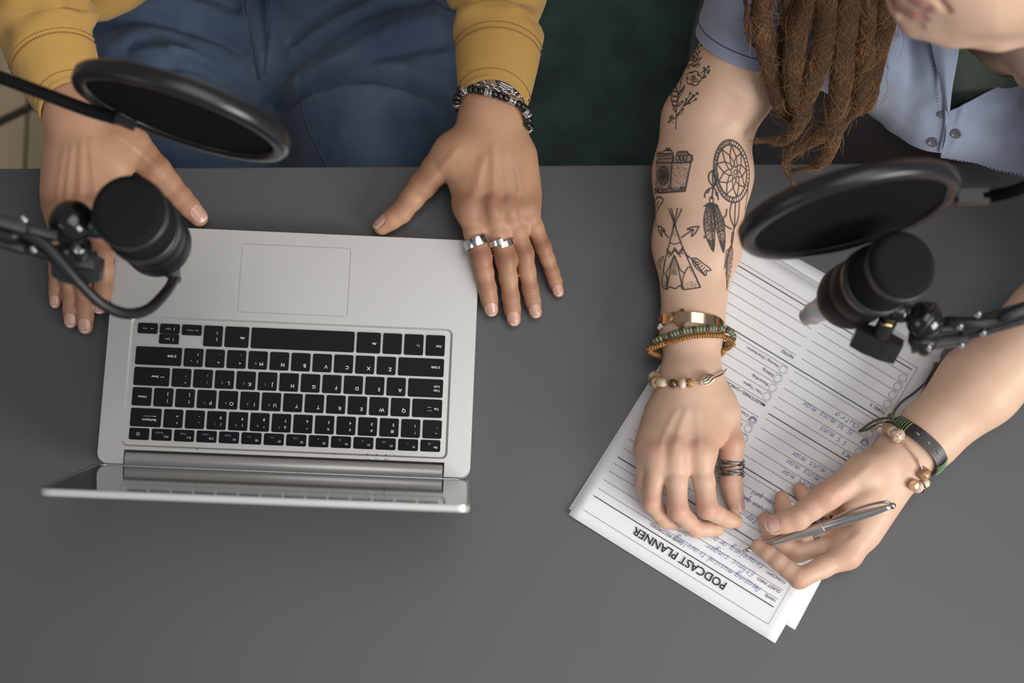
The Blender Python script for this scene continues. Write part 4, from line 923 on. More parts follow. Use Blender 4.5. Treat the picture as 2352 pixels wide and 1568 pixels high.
def seam_on(bvh, pts, rad, name, m_, parent, dash=None, lift=.0003, n=5):
    """a stitched seam laid along the cloth"""
    Q = []
    for x, y in cr_spline(pts, n):
        h_ = bvh.ray_cast(CAM, ray(x, y), 5)
        if h_[0] is not None: Q.append(h_[0]+h_[1]*lift)
    if len(Q) < 3: return
    if not dash: mk(name, *tube(Q, rad, 6), m_, parent); return
    M = MB(); Q = [Vector(q) for q in cr_spline([tuple(q) for q in Q], 6)]; acc = 0; cur = []
    for a, b in zip(Q, Q[1:]):
        acc += (b-a).length; cur.append(a)
        if acc > dash:
            if len(cur) > 1: M.add(*tube(cur[:max(2, int(len(cur)*.62))], rad, 5))
            cur = []; acc = 0
    if M.V: M.build(name, m_, parent)
thread_tan = mat('tan_thread', (.20, .135, .075), .9); denim_edge = mat('denim_seam', (.05, .075, .13), .95)
seam_on(jb, [(566, 0), (573, 50), (586, 120), (596, 182)], .0016, 'fly_seam', denim_edge, jeans); seam_on(jb, [(572, 0), (580, 55), (592, 120), (602, 178)], .0005, 'stitching', thread_tan, jeans, .0035)
seam_on(jb, [(556, 0), (562, 40), (574, 95), (585, 140)], .0005, 'stitching', thread_tan, jeans, .0035)
seam_on(jb, [(622, 0), (622, 45), (616, 100), (606, 168)], .0011, 'fly_seam', denim_edge, jeans)
seam_on(jb, [(690, 222), (700, 270), (720, 320), (752, 382)], .0012, 'inseam', denim_edge, jeans); seam_on(jb, [(684, 225), (694, 275), (714, 325), (745, 384)], .0005, 'stitching', thread_tan, jeans, .0035)
seam_on(jb, [(632, 235), (636, 270), (634, 330), (628, 384)], .0012, 'inseam', denim_edge, jeans)
seam_on(jb, [(990, 0), (1020, 20), (1050, 30)], .0014, 'pocket_edge', denim_edge, jeans)
# lower legs and shoes under the desk
V, F = tube([T3(425, 800, -165), T3(425, 860, -230), T3(420, 800, -420), T3(400, 760, -690)], [.076, .078, .06, .055], 24); mk('trouser_leg', V, F, denim, man)
V, F = tube([T3(890, 800, -170), T3(895, 870, -240), T3(940, 800, -420), T3(940, 760, -690)], [.08, .082, .06, .055], 24); mk('trouser_leg', V, F, denim, man)
for x in (400, 940):
    c_ = P(x, 760, -750); mk('shoe', *slab([(c_.x+.045*math.cos(q)*(1 if math.sin(q) > 0 else 1.0), c_.y-.05+.13*math.sin(q)) for q in [k*math.pi/12 for k in range(24)]], .001, .085, .03), mat('dark_shoe', (.02, .02, .022), .5), man)

# ------------------------------------------------------------------ tattooed person's clothes
KH = .55
def patch(rows, nu=10, nv=10, thick=.0016, wr=.0012, seed=0, T=None):
    """cloth panel through a net of (px,py,h) control points"""
    R = [cr_spline([tuple(P(x, y, h*KH)) for x, y, h in r_], nu) for r_ in rows]; n = len(R[0])
    G = np.array([cr_spline([R[j][i] for j in range(len(R))], nv) for i in range(n)]).transpose(1, 0, 2)   # [v][u]
    m_ = G.shape[0]; V = G.reshape(-1, 3); F = np.array([(j*n+i, j*n+i+1, (j+1)*n+i+1, (j+1)*n+i) for j in range(m_-1) for i in range(n-1)])
    N = normals(V, F)
    if N[:, 2].mean() < 0: F = F[:, ::-1]; N = -N
    V = V+N*(wr*np.array([noise.noise(Vector(v)*24+Vector((seed, 0, 0)))+.5*noise.noise(Vector(v)*60) for v in V]))[:, None]
    return V, F, n, m_
def close_patch(V, F, n, m_, thick):
    N = normals(V, F); k = len(V); rim = list(range(n))+[n*j+n-1 for j in range(1, m_)]+[n*(m_-1)+i for i in range(n-2, -1, -1)]+[n*j for j in range(m_-2, 0, -1)]
    W = np.concatenate([V, V-N*thick]); FF = F.tolist()+[[i+k for i in reversed(f)] for f in F.tolist()]+[[rim[q-1], rim[q], rim[q]+k, rim[q-1]+k] for q in range(len(rim))]
    return W, FF
def panel(name, rows, m_, parent, nu=10, nv=10, thick=.0016, wr=.0012, seed=0, folds=(), h=0):
    V, F, n, mm_ = patch(rows, nu, nv, thick, wr, seed)
    if folds: V = cloth_folds(V, F, folds, h)
    W, FF = close_patch(V, F, n, mm_, thick); o = mk(name, W, FF, m_, parent); o_b = BVHTree.FromPolygons([tuple(v) for v in V.tolist()], F.tolist()); return o, o_b
# trousers: thighs on the seat
FD = Blob(.005)
FD.group([(T3(1815, 60, -215), T3(1560, 700, -205), .084, .072), (T3(1815, 60, -215), T3(1980, -180, -190), .09, .12)], .04, .03)
FD.group([(T3(2240, 60, -210), T3(2240, 700, -205), .092, .075), (T3(2240, 60, -210), T3(2080, -180, -190), .095, .12)], .04, .03)
FD.group([(T3(1830, 120, -185), T3(2120, 100, -180), .085, .09), (T3(1860, 260, -195), T3(2100, 260, -195), .06, .07)], .03, .05)
V, F = FD.mesh(2)
V = cloth_folds(V, F, [([(1950, 215), (2000, 260), (2060, 310), (2110, 350)], 8, 8, .3), ([(1900, 250), (1960, 300), (2020, 350), (2060, 390)], -7, 7, .3), ([(1800, 250), (1850, 310), (1900, 370)], 5, 10, 0), ([(1740, 280), (1760, 340), (1770, 400)], -5, 9, 0)], -110)
V += np.array((0, 0, 1))*(.002*np.array([noise.noise(Vector(v)*22) for v in V]))[:, None]
mk('trousers', V, F, greywool, woman)
V, F = tube([T3(1560, 700, -205), T3(1560, 770, -270), T3(1590, 720, -440), T3(1620, 690, -690)], [.074, .076, .06, .05], 24); mk('trouser_leg', V, F, greywool, woman)
V, F = tube([T3(2240, 700, -205), T3(2240, 770, -270), T3(2230, 720, -440), T3(2220, 690, -690)], [.076, .078, .06, .05], 24); mk('trouser_leg', V, F, greywool, woman)
for x in (1620, 2220):
    c_ = P(x, 690, -750); mk('shoe', *slab([(c_.x+.042*math.cos(q), c_.y-.05+.12*math.sin(q)) for q in [k*math.pi/12 for k in range(24)]], .001, .08, .03), mat('dark_shoe', (.02, .02, .022), .5), woman)
# short sleeve over the tattooed upper arm
def d_w(s, t): return 1.2*noise.noise(Vector((math.cos(t)*1.5, math.sin(t)*1.5, s*5)))*sm(s, .05, .4)*3+.9*math.exp(-((s-.02)/.02)**2)
V, F, R3 = sleeve([(1714, 108, 98, 46, 45), (1726, 76, 108, 47.5, 45), (1744, 28, 122, 49, 47), (1772, -42, 142, 53, 50), (1820, -150, 165, 56, 52), (1915, -265, 180, 66, 60)], d_w, 72, 80)
s3 = mk('shirt_sleeve', V, F, chambray, woman); L = len(R3)-1
M = MB(); M.add(*tube(R3[int(.17*L)], .0005, 5, True)); M.build('stitching', mat('navy_thread', (.03, .035, .07), .9), s3)
V, F, R4 = sleeve([(2545, 330, 130, 53, 53), (2538, 260, 142, 54, 54), (2530, 150, 158, 56, 55), (2505, 20, 172, 60, 56), (2440, -120, 180, 66, 60), (2330, -230, 182, 72, 62)], d_w, 48, 60)
mk('shirt_sleeve', V, F, chambray, woman)
# shirt front: right panel with placket, left panel, hem
rp, rpb = panel('shirt_front', [[(1760, -60, 290), (1860, -60, 300), (1960, -50, 310), (2080, -40, 320), (2150, -30, 315)],
                           [(1770, 40, 240), (1870, 50, 265), (1970, 60, 280), (2090, 70, 290), (2160, 80, 285)],
                           [(1800, 110, 180), (1880, 130, 215), (1980, 150, 245), (2100, 150, 262), (2172, 160, 258)],
                           [(1850, 180, 110), (1910, 200, 150), (2000, 215, 190), (2110, 215, 215), (2180, 240, 214)],
                           [(1920, 228, 60), (1980, 246, 95), (2050, 280, 125), (2120, 290, 150), (2174, 300, 160)],
                           [(1985, 252, 30), (2020, 285, 62), (2075, 322, 92), (2122, 345, 112), (2162, 352, 124)]], chambray, woman, 14, 12, wr=.0022, seed=3,
                folds=[([(2040, 60), (2060, 130), (2080, 200), (2100, 260)], -8, 7, .3), ([(2085, 80), (2100, 150), (2118, 220), (2130, 290)], 7, 9, 0), ([(2130, 90), (2140, 160), (2150, 230)], -6, 6, .4), ([(1990, 250), (2040, 270), (2090, 300), (2140, 330)], 6, 6, .3), ([(2000, 232), (2060, 262), (2110, 295)], -6, 6, .3), ([(2020, 120), (2010, 180), (1990, 240)], 5, 10, 0)], h=110)
lpn, lpb = panel('shirt_front', [[(2170, 262, 190), (2230, 232, 205), (2300, 195, 215), (2400, 140, 230), (2500, 80, 240)],
                           [(2172, 290, 172), (2230, 272, 182), (2310, 245, 190), (2410, 200, 205), (2500, 150, 220)],
                           [(2170, 320, 150), (2230, 315, 155), (2310, 300, 162), (2410, 270, 175), (2500, 230, 190)],
                           [(2162, 350, 126), (2225, 352, 126), (2310, 355, 130), (2410, 340, 140), (2500, 310, 155)],
                           [(2160, 364, 106), (2230, 376, 100), (2310, 398, 98), (2410, 415, 100), (2500, 400, 115)]], chambray, woman, 12, 12, wr=.002, seed=8,
                folds=[([(2190, 290), (2240, 300), (2300, 305), (2360, 290)], -6, 6, .3), ([(2180, 280), (2240, 280), (2330, 265)], 6, 8, 0), ([(2180, 330), (2240, 345), (2310, 350)], 5, 8, 0), ([(2190, 345), (2240, 362), (2300, 378)], -4, 6, .3)], h=82)
# left shoulder and side, out of frame on the right
panel('shirt_front', [[(2400, -60, 330), (2470, -80, 340), (2560, -100, 320)], [(2420, 60, 280), (2500, 40, 300), (2600, 20, 260)], [(2500, 150, 220), (2560, 130, 230), (2640, 120, 180)], [(2500, 310, 155), (2570, 300, 150), (2650, 280, 100)]], chambray, woman, 6, 6)
# turned placket edge and collar flap
seam_on(rpb, [(2150, 70), (2160, 150), (2172, 230), (2172, 290), (2160, 348)], .0017, 'placket_edge', chambray, rp, None, .0008)
seam_on(rpb, [(2132, 90), (2140, 160), (2156, 240), (2162, 300)], .0004, 'stitching', mat('pale_thread', (.42, .46, .56), .8), rp, .003, .0005)
panel('collar', [[(2130, 60, 312), (2165, 70, 318), (2205, 95, 312)], [(2142, 120, 292), (2170, 130, 298), (2200, 135, 294)], [(2158, 185, 262), (2172, 195, 266), (2188, 200, 262)], [(2170, 250, 224), (2176, 258, 226), (2181, 262, 224)]], chambray, woman, 8, 8, wr=.0008)
seam_on(lpb, [(2160, 362), (2230, 372), (2300, 392), (2352, 402)], .0006, 'stitching', mat('navy_thread', (.03, .035, .07), .9), lpn, .003, .0006)
btn = mat('grey_button', (.10, .10, .12), .25, coat=.5)
for (x, y, h_, b_) in ((2143, 326, 150, rpb), (2196, 306, 175, lpb), (2166, 262, 200, rpb)):
    q = b_.ray_cast(CAM, ray(x, y), 5)
    if q[0] is not None: mk('button', *lathe([(0, .0045), (.0012, .0050), (.0019, .0046), (.0019, .0036), (.0014, .0032)], q[0]-q[1]*.0004, q[0]+q[1], 18), btn, rp if b_ is rpb else lpn)
# sage top in the opening
panel('tank_top', [[(2140, 60, 275), (2200, 100, 275), (2250, 140, 252), (2300, 178, 236), (2352, 164, 240), (2440, 110, 258)],
                   [(2150, 120, 236), (2200, 150, 236), (2260, 185, 222), (2310, 205, 210), (2370, 190, 212), (2450, 150, 224)],
                   [(2160, 200, 186), (2200, 215, 190), (2250, 232, 184), (2310, 240, 178), (2380, 225, 180), (2460, 190, 188)],
                   [(2165, 280, 130), (2200, 285, 134), (2250, 290, 134), (2310, 295, 132), (2390, 290, 134), (2470, 270, 142)]], sage, woman, 10, 10, wr=.0014, seed=4)
# torso under the shirt
FD = Blob(.008)
FD.group([(T3(2080, -100, -130), T3(2160, 60, -20), .13, .085), (T3(2160, 60, -20), T3(2190, -110, 40), .085, .09), (T3(1930, -240, 110), T3(2440, -210, 115), .06, .06)], .05, .05)
V, F = FD.mesh(1); mk('shirt_back', V, F, chambray, woman)

# ------------------------------------------------------------------ dreadlocks
def hair_mat():
    M = bpy.data.materials.new('brown_dread_hair'); M.use_nodes = True; N = M.node_tree.nodes; L = M.node_tree.links; b = N['Principled BSDF']
    b.inputs['Roughness'].default_value = .62; b.inputs['Specular IOR Level'].default_value = .35
    at = N.new('ShaderNodeAttribute'); at.attribute_name = 'along'; at2 = N.new('ShaderNodeAttribute'); at2.attribute_name = 'around'
    cb = N.new('ShaderNodeCombineXYZ'); L.new(at.outputs['Fac'], cb.inputs[0]); L.new(at2.outputs['Fac'], cb.inputs[1])
    mp = N.new('ShaderNodeMapping'); mp.inputs['Scale'].default_value = (9, 5.5, 1); L.new(cb.outputs[0], mp.inputs[0])
    n = N.new('ShaderNodeTexNoise'); n.inputs['Scale'].default_value = 6; n.inputs['Detail'].default_value = 9; n.inputs['Roughness'].default_value = .7; n.inputs['Distortion'].default_value = 1.2; L.new(mp.outputs[0], n.inputs['Vector'])
    r = N.new('ShaderNodeValToRGB'); r.color_ramp.elements[0].position = .32; r.color_ramp.elements[0].color = (.014, .007, .0035, 1); r.color_ramp.elements[1].position = .72; r.color_ramp.elements[1].color = (.21, .105, .047, 1)
    L.new(n.outputs['Fac'], r.inputs['Fac']); L.new(r.outputs[0], b.inputs['Base Color'])
    bp = N.new('ShaderNodeBump'); bp.inputs['Strength'].default_value = 1; bp.inputs['Distance'].default_value = .0016; L.new(n.outputs['Fac'], bp.inputs['Height']); L.new(bp.outputs[0], b.inputs['Normal']); return M
hm = hair_mat(); strand_m = mat('loose_hair', (.20, .10, .042), .45, var=.6, vscale=40)
def dread(pts, r0, fuzz, seed, tipw=.25, tail=0):
    """pts: (px,py,h,width px) ; felted rope with stray hairs"""
    if len(pts[0]) and pts[0][1] < 0: pts = [(pts[0][0]+.35*(2200-pts[0][0]), -230, 372/KH, pts[0][3])]+list(pts)
    Q = cr_spline([(*P(x, y, h*KH), w_) for x, y, h, w_ in pts], 12); path = [Vector(q[:3]) for q in Q]
    R = [q[3]/2/(FPX/((p-CAM).dot(CF))) for q, p in zip(Q, path)]; rnd = random.Random(seed)
    n = 22
    def rf(i, q): return 1+.16*noise.noise(Vector((math.cos(q)*1.3+seed, math.sin(q)*1.3, i*.16)))+.07*noise.noise(Vector((math.cos(q)*4+seed, math.sin(q)*4, i*.6)))
    V, F = tube(path, R, n, rfun=rf); along = [i/len(path)*len(path)*.08 for i in range(len(path)) for k in range(n)]; ar = [(k if k <= n/2 else n-k)/n+i*.012 for i in range(len(path)) for k in range(n)]
    lk = mk('dreadlock', V, F, hm, woman, attrs={'along': along, 'around': ar})
    M = MB(); m_ = len(path)
    for k in range(int(fuzz*2.2)):
        i0 = rnd.randint(0, m_-4); ln = rnd.randint(4, 16); a = rnd.uniform(0, 6.28); tw = rnd.uniform(-.35, .35); pts_ = []; fly = rnd.random() < .12; ref = None
        for j in range(ln):
            i = min(m_-1, i0+j); p = path[i]; d = (path[min(i+1, m_-1)]-path[max(i-1, 0)]).normalized(); X, Y, _ = frame(d)
            q = a+tw*j; lift = 1.03+(.0 if not fly else .11*j)+.06*math.sin(j*.9+k)
            ext = d*(.0016*(i0+j-m_+1)) if i0+j > m_-1 else Vector()
            pts_.append(p+(X*math.cos(q)+Y*math.sin(q))*R[i]*lift+ext)
        M.add(*tube(pts_, [.0002]*(len(pts_)-1)+[.00006], 3, cap=False))
    for k in range(tail):                                  # loose ends beyond the tip
        a = rnd.uniform(0, 6.28); rr = rnd.uniform(0, .9); i0 = m_-9; d = (path[-1]-path[-5]).normalized(); X, Y, _ = frame(d); bend = X*rnd.uniform(-.3, .3)+Y*rnd.uniform(-.3, .3); pts_ = []
        for j in range(14):
            i = min(m_-1, i0+j); ex = max(0, i0+j-m_+1)
            pts_.append(path[i]+(X*math.cos(a)+Y*math.sin(a))*max(R[i], .0012)*rr*(1.15-.03*j)+d*ex*.0022+bend*(ex*ex*.0005))
        M.add(*tube(pts_, [.00018]*13+[.00005], 3, cap=False))
    M.build('stray_hairs', strand_m, lk, kind='stuff')
dread([(1724, -40, 395, 8), (1716, 20, 375, 11), (1714, 55, 350, 12), (1722, 91, 325, 11), (1733, 106, 310, 8), (1742, 110, 305, 4)], 0, 40, 1)
dread([(1768, -60, 410, 44), (1752, 0, 380, 46), (1747, 55, 350, 45), (1764, 125, 305, 46), (1783, 194, 255, 44), (1794, 240, 220, 38), (1822, 282, 190, 16)], 0, 260, 2, tail=30)
dread([(1900, -70, 420, 46), (1860, 0, 390, 50), (1832, 80, 350, 50), (1822, 160, 300, 48), (1828, 220, 260, 42), (1846, 250, 235, 26)], 0, 260, 3, tail=14)
dread([(1925, -70, 430, 50), (1900, 0, 400, 54), (1895, 80, 360, 54), (1878, 155, 310, 52), (1850, 222, 262, 46), (1839, 275, 226, 34), (1806, 320, 190, 24), (1762, 324, 170, 8)], 0, 320, 4, tail=60)
dread([(1965, -70, 435, 54), (1950, 0, 405, 56), (1938, 97, 350, 54), (1933, 180, 300, 52), (1922, 255, 250, 50), (1890, 305, 220, 36), (1835, 338, 190, 28), (1805, 370, 170, 18), (1818, 412, 140, 6)], 0, 340, 5, tail=70)
dread([(1930, 235, 262, 40), (1915, 300, 225, 42), (1902, 348, 195, 34), (1880, 378, 175, 22), (1844, 388, 160, 6)], 0, 220, 6, tail=70)
dread([(2000, -70, 425, 50), (1993, 0, 398, 52), (1988, 83, 345, 52), (1983, 166, 295, 50), (1972, 230, 250, 42), (1948, 274, 215, 14)], 0, 260, 7, tail=26)
dread([(2030, -60, 420, 44), (2030, 0, 400, 44), (2035, 50, 372, 46), (2016, 120, 318, 44), (2004, 180, 280, 40), (1992, 236, 240, 34), (1960, 266, 215, 10)], 0, 240, 8, tail=22)
dread([(1830, -70, 405, 34), (1812, 0, 372, 36), (1806, 70, 325, 36), (1800, 150, 275, 34), (1812, 215, 240, 24), (1830, 262, 220, 8)], 0, 160, 9, tail=20)
dread([(1975, -60, 395, 40), (1968, 30, 360, 42), (1960, 120, 305, 42), (1952, 200, 255, 36), (1940, 262, 215, 14)], 0, 140, 10, tail=10)
# scalp hair above the frame
FD = Blob(.006)
FD.group([(H(2320, -430, 482), H(2400, -400, 478), .088, .092), (H(2010, -150, 375), H(2230, -420, 470), .016, .05), (H(1880, -170, 360), H(2210, -430, 460), .016, .045)], .03, .03)
V, F = FD.mesh(1); mk('scalp_hair', V, F, hm, woman, attrs={'along': V[:, 1]*30, 'around': V[:, 0]*30})

# ------------------------------------------------------------------ seats
gv = mat('green_velvet', (.042, .082, .074), .75, var=.35, vscale=26, bump=.35, bscale=190, sheen=.35)
sofa = empty('bench', P(1500, 100, -750), 'dark green velvet bench seat between the two people', 'bench')
c_ = P(1560, 120, -300); zt = TABLE-.30
sx0, sx1, sy0, sy1 = P(1130, 200, -300).x, P(2700, 200, -300).x, EDGE_Y-.16, EDGE_Y+.42
ol = rrect(sx0, sx1, sy0, sy1, .05, 6); mk('seat_cushion', *slab(ol, zt-.13, zt, .03), gv, sofa)
mk('seat_base', *slab(rrect(sx0+.01, sx1-.01, sy0+.02, sy1-.01, .03, 4), .10, zt-.131, .01), gv, sofa)
mk('backrest', *slab(rrect(sx0, sx1, sy1+.005, sy1+.13, .04, 5), .10, TABLE+.12, .04), gv, sofa)
for x in (sx0+.08, sx1-.08):
    for y in (sy0+.08, sy1-.05): mk('leg', *lathe([(0, .014), (.10, .018)], (x, y, 0), (x, y, 1), 14), steel_black, sofa)
chair = empty('chair', P(620, 60, -750), 'black metal-legged chair under the person in jeans', 'chair')
cx0, cx1 = P(330, 60, -270).x, P(1000, 60, -270).x; sy = EDGE_Y+.02
mk('seat', *slab(rrect(cx0, cx1, sy-.05, sy+.40, .05, 5), TABLE-.325, TABLE-.29, .012), mat('black_seat', (.02, .02, .021), .6), chair)
mk('backrest', *slab(rrect(cx0+.02, cx1-.02, sy+.40, sy+.43, .014, 4), TABLE-.10, TABLE+.15, .01), mat('black_seat', (.02, .02, .021), .6), chair)
for x in (cx0+.04, cx1-.04): mk('back_post', *tube([(x, sy+.38, TABLE-.31), (x, sy+.41, TABLE-.2), (x, sy+.415, TABLE-.02)], .009, 10), steel_black, chair)
la, lb = P(-30, 294, -560), P(90, 236, -480)
for sx_, x in ((-1, cx0), (1, cx1)):
    for y, oy in ((sy, -.05), (sy+.36, .06)):
        mk('leg', *tube([(x-sx_*.03, y, TABLE-.325), (x+sx_*.05, y+oy, 0)], .010, 10), steel_black, chair)
mk('footrest_bar', *tube([la, lb, Vector((cx0+.03, sy+.02, TABLE-.33))], .0055, 10), steel_black, chair)
# ================================================================== microphones, boom arms, pop filters
mb = mat('mic_black', (.008, .008, .0085), .5, bump=.08, bscale=900, spec=.3); mgrille = mat('grille_foam', (.007, .007, .0075), .85, spec=.25, bump=1.0, bscale=1500, bdetail=1)
mrim = mat('mic_rim', (.028, .028, .031), .36); gloss_b = mat('black_gloss', (.008, .008, .009), .16, coat=.4); satin_b = mat('satin_black', (.014, .014, .0155), .34)
chrome = mat('chrome', (.62, .62, .63), .14, 1.0); nick = mat('dull_nickel', (.42, .41, .42), .32, .9); rubber_c = mat('cable_rubber', (.012, .012, .013), .45)
def microphone(top, bot, r, label, plug):
    """top: centre of the grille's end, bot: centre of the tail"""
    top = Vector(top); bot = Vector(bot); L = (bot-top).length; d = (bot-top).normalized()
    t = empty('microphone', bot, label, 'microphone', 'the two podcast microphones')
    hl = L*.40
    prof = [(0, r*.05), (.0002, r*.70)]; prof += [(.0002+r*.26*(1-math.cos(a)), r*.70+r*.27*math.sin(a)) for a in [math.pi/2*k/7 for k in range(1, 8)]]; prof += [(hl, r*.985), (hl+.0005, r*.90)]
    mk('grille', *lathe(prof, top, bot, 48), mgrille, t)
    n = 30
    mk('grille_ring', *lathe([(r*.30, r*.955), (r*.31, r*1.0), (r*.48, r*1.01), (r*.50, r*.97)], top, bot, 48, False), mrim, t)
    mk('collar', *lathe([(hl-.001, r*.96), (hl, r*1.03), (hl+.010, r*1.03), (hl+.011, r*.98)], top, bot, 48), mrim, t)
    mk('body', *lathe([(hl+.010, r*.90), (hl+.011, r*.96), (L*.70, r*.97), (L*.72, r*.93), (L*.74, r*.98), (L-.012, r*.98), (L-.004, r*.90), (L, r*.62), (L+.001, r*.1)], top, bot, 48), mb, t)
    X, Y, D = frame(d)
    return t, d
mic1, md1 = microphone(P(292, 482, 352), P(368, 566, 215), .0268, 'black podcast microphone standing over the silver laptop corner', 0)
d_ = md1
pl0 = P(384, 600, 205); pl1 = P(402, 638, 190)
mk('cable_plug', *lathe([(0, .0060), (.003, .0074), (.011, .0070), (.014, .0058), (.021, .0045)], pl0, pl1, 20), mat('plug_grey', (.10, .10, .10), .4, .5), mic1)
q = P(300, 592, 262); mk('status_light', *sphere(q, .0022, 10, 6), nick, mic1)
mic2, md2 = microphone(P(2080, 604, 330), P(1936, 690, 215), .0262, 'black podcast microphone tilted over the planner sheet', 0)
b2 = P(1905, 700, 212); mk('cable_plug', *lathe([(-.012, .0105), (.008, .0102), (.011, .0092), (.020, .0090), (.021, .0072), (.028, .0066), (.029, .003)], b2, P(1852, 728, 190), 24), mat('plug_silver', (.66, .65, .66), .35, .35), mic2)

def sphere_joint(c, r, parent): mk('ball_joint', *sphere(c, r, 32, 20), gloss_b, parent)
def wing_knob(c, ax, parent, s=1):
    X, Y, D = frame(ax); M = MB()
    M.add(*lathe([(0, .006*s), (.012*s, .006*s), (.013*s, .0055*s)], c, Vector(c)+D, 20))
    ol = [(-.0155*s, -.004*s), (-.006*s, -.0065*s), (.006*s, -.0065*s), (.0155*s, -.004*s), (.0155*s, .004*s), (.006*s, .0065*s), (-.006*s, .0065*s), (-.0155*s, .004*s)]
    M.add(*slab(ol, .0115*s, .027*s, .0012, lambda x, y, z: Vector(c)+X*x+Y*y+D*z)); M.build('wing_knob', satin_b, parent, False)
def bolt(c, ax, parent, r=.0019): mk('bolt', *lathe([(0, r*1.6), (.0015, r*1.6), (.002, r), (.006, r*.95), (.0065, r*.6)], c, Vector(c)+Vector(ax), 6), nick, parent)
# boom arm at the left
B1 = P(165, 511, 318)
arm1 = empty('boom_arm', P(-200, 450, 340), 'black boom arm reaching in from the left edge to the laptop-side microphone', 'boom arm', 'the two boom arms')
sphere_joint(B1, .0168, arm1)
mk('mic_mount', *tube([B1, P(205, 520, 318), P(240, 525, 318)], [.0075, .0085, .0075], 18), satin_b, arm1)
M = MB(); M.add(*lathe([(0, .0105), (.006, .0120), (.016, .0120), (.019, .0105)], P(170, 548, 312), P(176, 586, 300), 28)); M.build('joint_socket', gloss_b, arm1)
for (a, b, wd) in (((-60, 492, 350), (62, 526, 342), .0085), ((62, 526, 336), (132, 543, 330), .007), ((-60, 535, 322), (58, 570, 316), .0085), ((55, 566, 312), (118, 584, 310), .0085)):
    mk('arm_bar', *bar(P(*a), P(*b), wd, .0085), satin_b, arm1)
mk('arm_bar', *bar(P(-60, 514, 318), P(110, 560, 314), .006, .006), satin_b, arm1)
mk('bracket', *bar(P(118, 583, 306), P(220, 600, 306), .014, .004), satin_b, arm1)
for x, y, h in ((56, 504, 346), (78, 574, 322), (86, 580, 310), (176, 580, 312)): bolt(P(x, y, h), (0, 0, 1), arm1)
# curved clamp plate below the ball
M = MB(); V = []; n = 24
ca = P(170, 598, 300); rad = .036
for i in range(n+1):
    a = math.radians(-128+76*i/n)
    for rr, z in ((rad, .000), (rad, .0145), (rad-.003, .0145), (rad-.003, .000)): V.append(ca+Vector((0, .026, 0))+CR*(rr*math.cos(a)*.62)+Vector((CU.x, CU.y, 0)).normalized()*(rr*math.sin(a)*.92)+Vector((0, 0, z-.012)))
F = [(4*i+k, 4*i+(k+1) % 4, 4*i+4+(k+1) % 4, 4*i+4+k) for i in range(n) for k in range(4)]+[(3, 2, 1, 0), (4*n, 4*n+1, 4*n+2, 4*n+3)]
x0, y0 = 120, 590
mk('clamp_knob', *slab([(0, 0), (.0, -.0135), (.006, -.0175), (.014, -.0195), (.022, -.0198), (.029, -.0185), (.0335, -.0165), (.0345, -.0015), (.026, .001), (.014, .0022)][::-1], -.016, 0, .0012, lambda x, y, z: P(120, 588, 305)+CR*x+CU*y-CF*z), satin_b, arm1, False)
# the rest of the arm, its post and clamp stand on the desk outside the picture
pz = P(-620, 420, 0); pz.x = max(pz.x, -.84)
for a, b in (((-58, 492, 350), .346), ((-58, 535, 322), .318)): mk('arm_bar', *bar(P(*a), Vector((pz.x, pz.y+.02, TABLE+b)), .0085, .0085), satin_b, arm1)
mk('post', *lathe([(0, .030), (.012, .030), (.014, .011), (.36, .010), (.365, .006)], pz, pz+Vector((0, 0, 1)), 24), satin_b, arm1)
# boom arm at the right
B2 = P(2125, 735, 262)
arm2 = empty('boom_arm', P(2500, 660, 300), 'black boom arm reaching in from the right edge to the planner-side microphone', 'boom arm', 'the two boom arms')
sphere_joint(B2, .0150, arm2)
mk('ball_band', *lathe([(-.0012, .0149), (-.0009, .0153), (.0009, .0153), (.0012, .0149)], B2-CR*0, B2+(CR*.8-CU*.5), 32, False), satin_b, arm2)
mk('mic_mount', *tube([B2, P(2088, 718, 262), P(2062, 712, 262), P(2030, 716, 258)], [.006, .0062, .0075, .008], 18), satin_b, arm2)
mk('mount_collar', *lathe([(0, .0078), (.003, .0086), (.009, .0086), (.012, .0075)], P(2082, 716, 263), P(2040, 714, 262), 24), gloss_b, arm2)
mk('brass_washer', *lathe([(0, .0066), (.0015, .0066)], P(2038, 735, 255), P(2032, 760, 246), 20), mat('brass', (.55, .42, .2), .25, 1), arm2)
wing_knob(P(2040, 737, 254), P(2012, 790, 236)-P(2040, 737, 254), arm2, 1.18)
mk('joint_socket', *lathe([(0, .0105), (.003, .0115), (.008, .0115)], P(2122, 765, 256), P(2118, 800, 244), 24), satin_b, arm2)
for (a, b, wd, th) in (((2092, 797, 248), (2225, 776, 256), .0085, .0095), ((2150, 758, 262), (2215, 752, 264), .005, .006), ((2205, 776, 252), (2420, 712, 275), .0075, .009), ((2205, 755, 262), (2420, 690, 285), .0105, .009)):
    mk('arm_bar', *bar(P(*a), P(*b), wd, th), satin_b, arm2)
mk('arm_end', *lathe([(-.005, .0058), (.005, .0058)], P(2126, 798, 250), P(2126, 798, 250)+Vector((0, 0, 1)), 20), satin_b, arm2)
for x, y, h in ((2244, 723, 275), (2203, 751, 270), (2256, 766, 262), (2206, 794, 256), (2130, 799, 256)): bolt(P(x, y, h), (0, 0, 1), arm2)

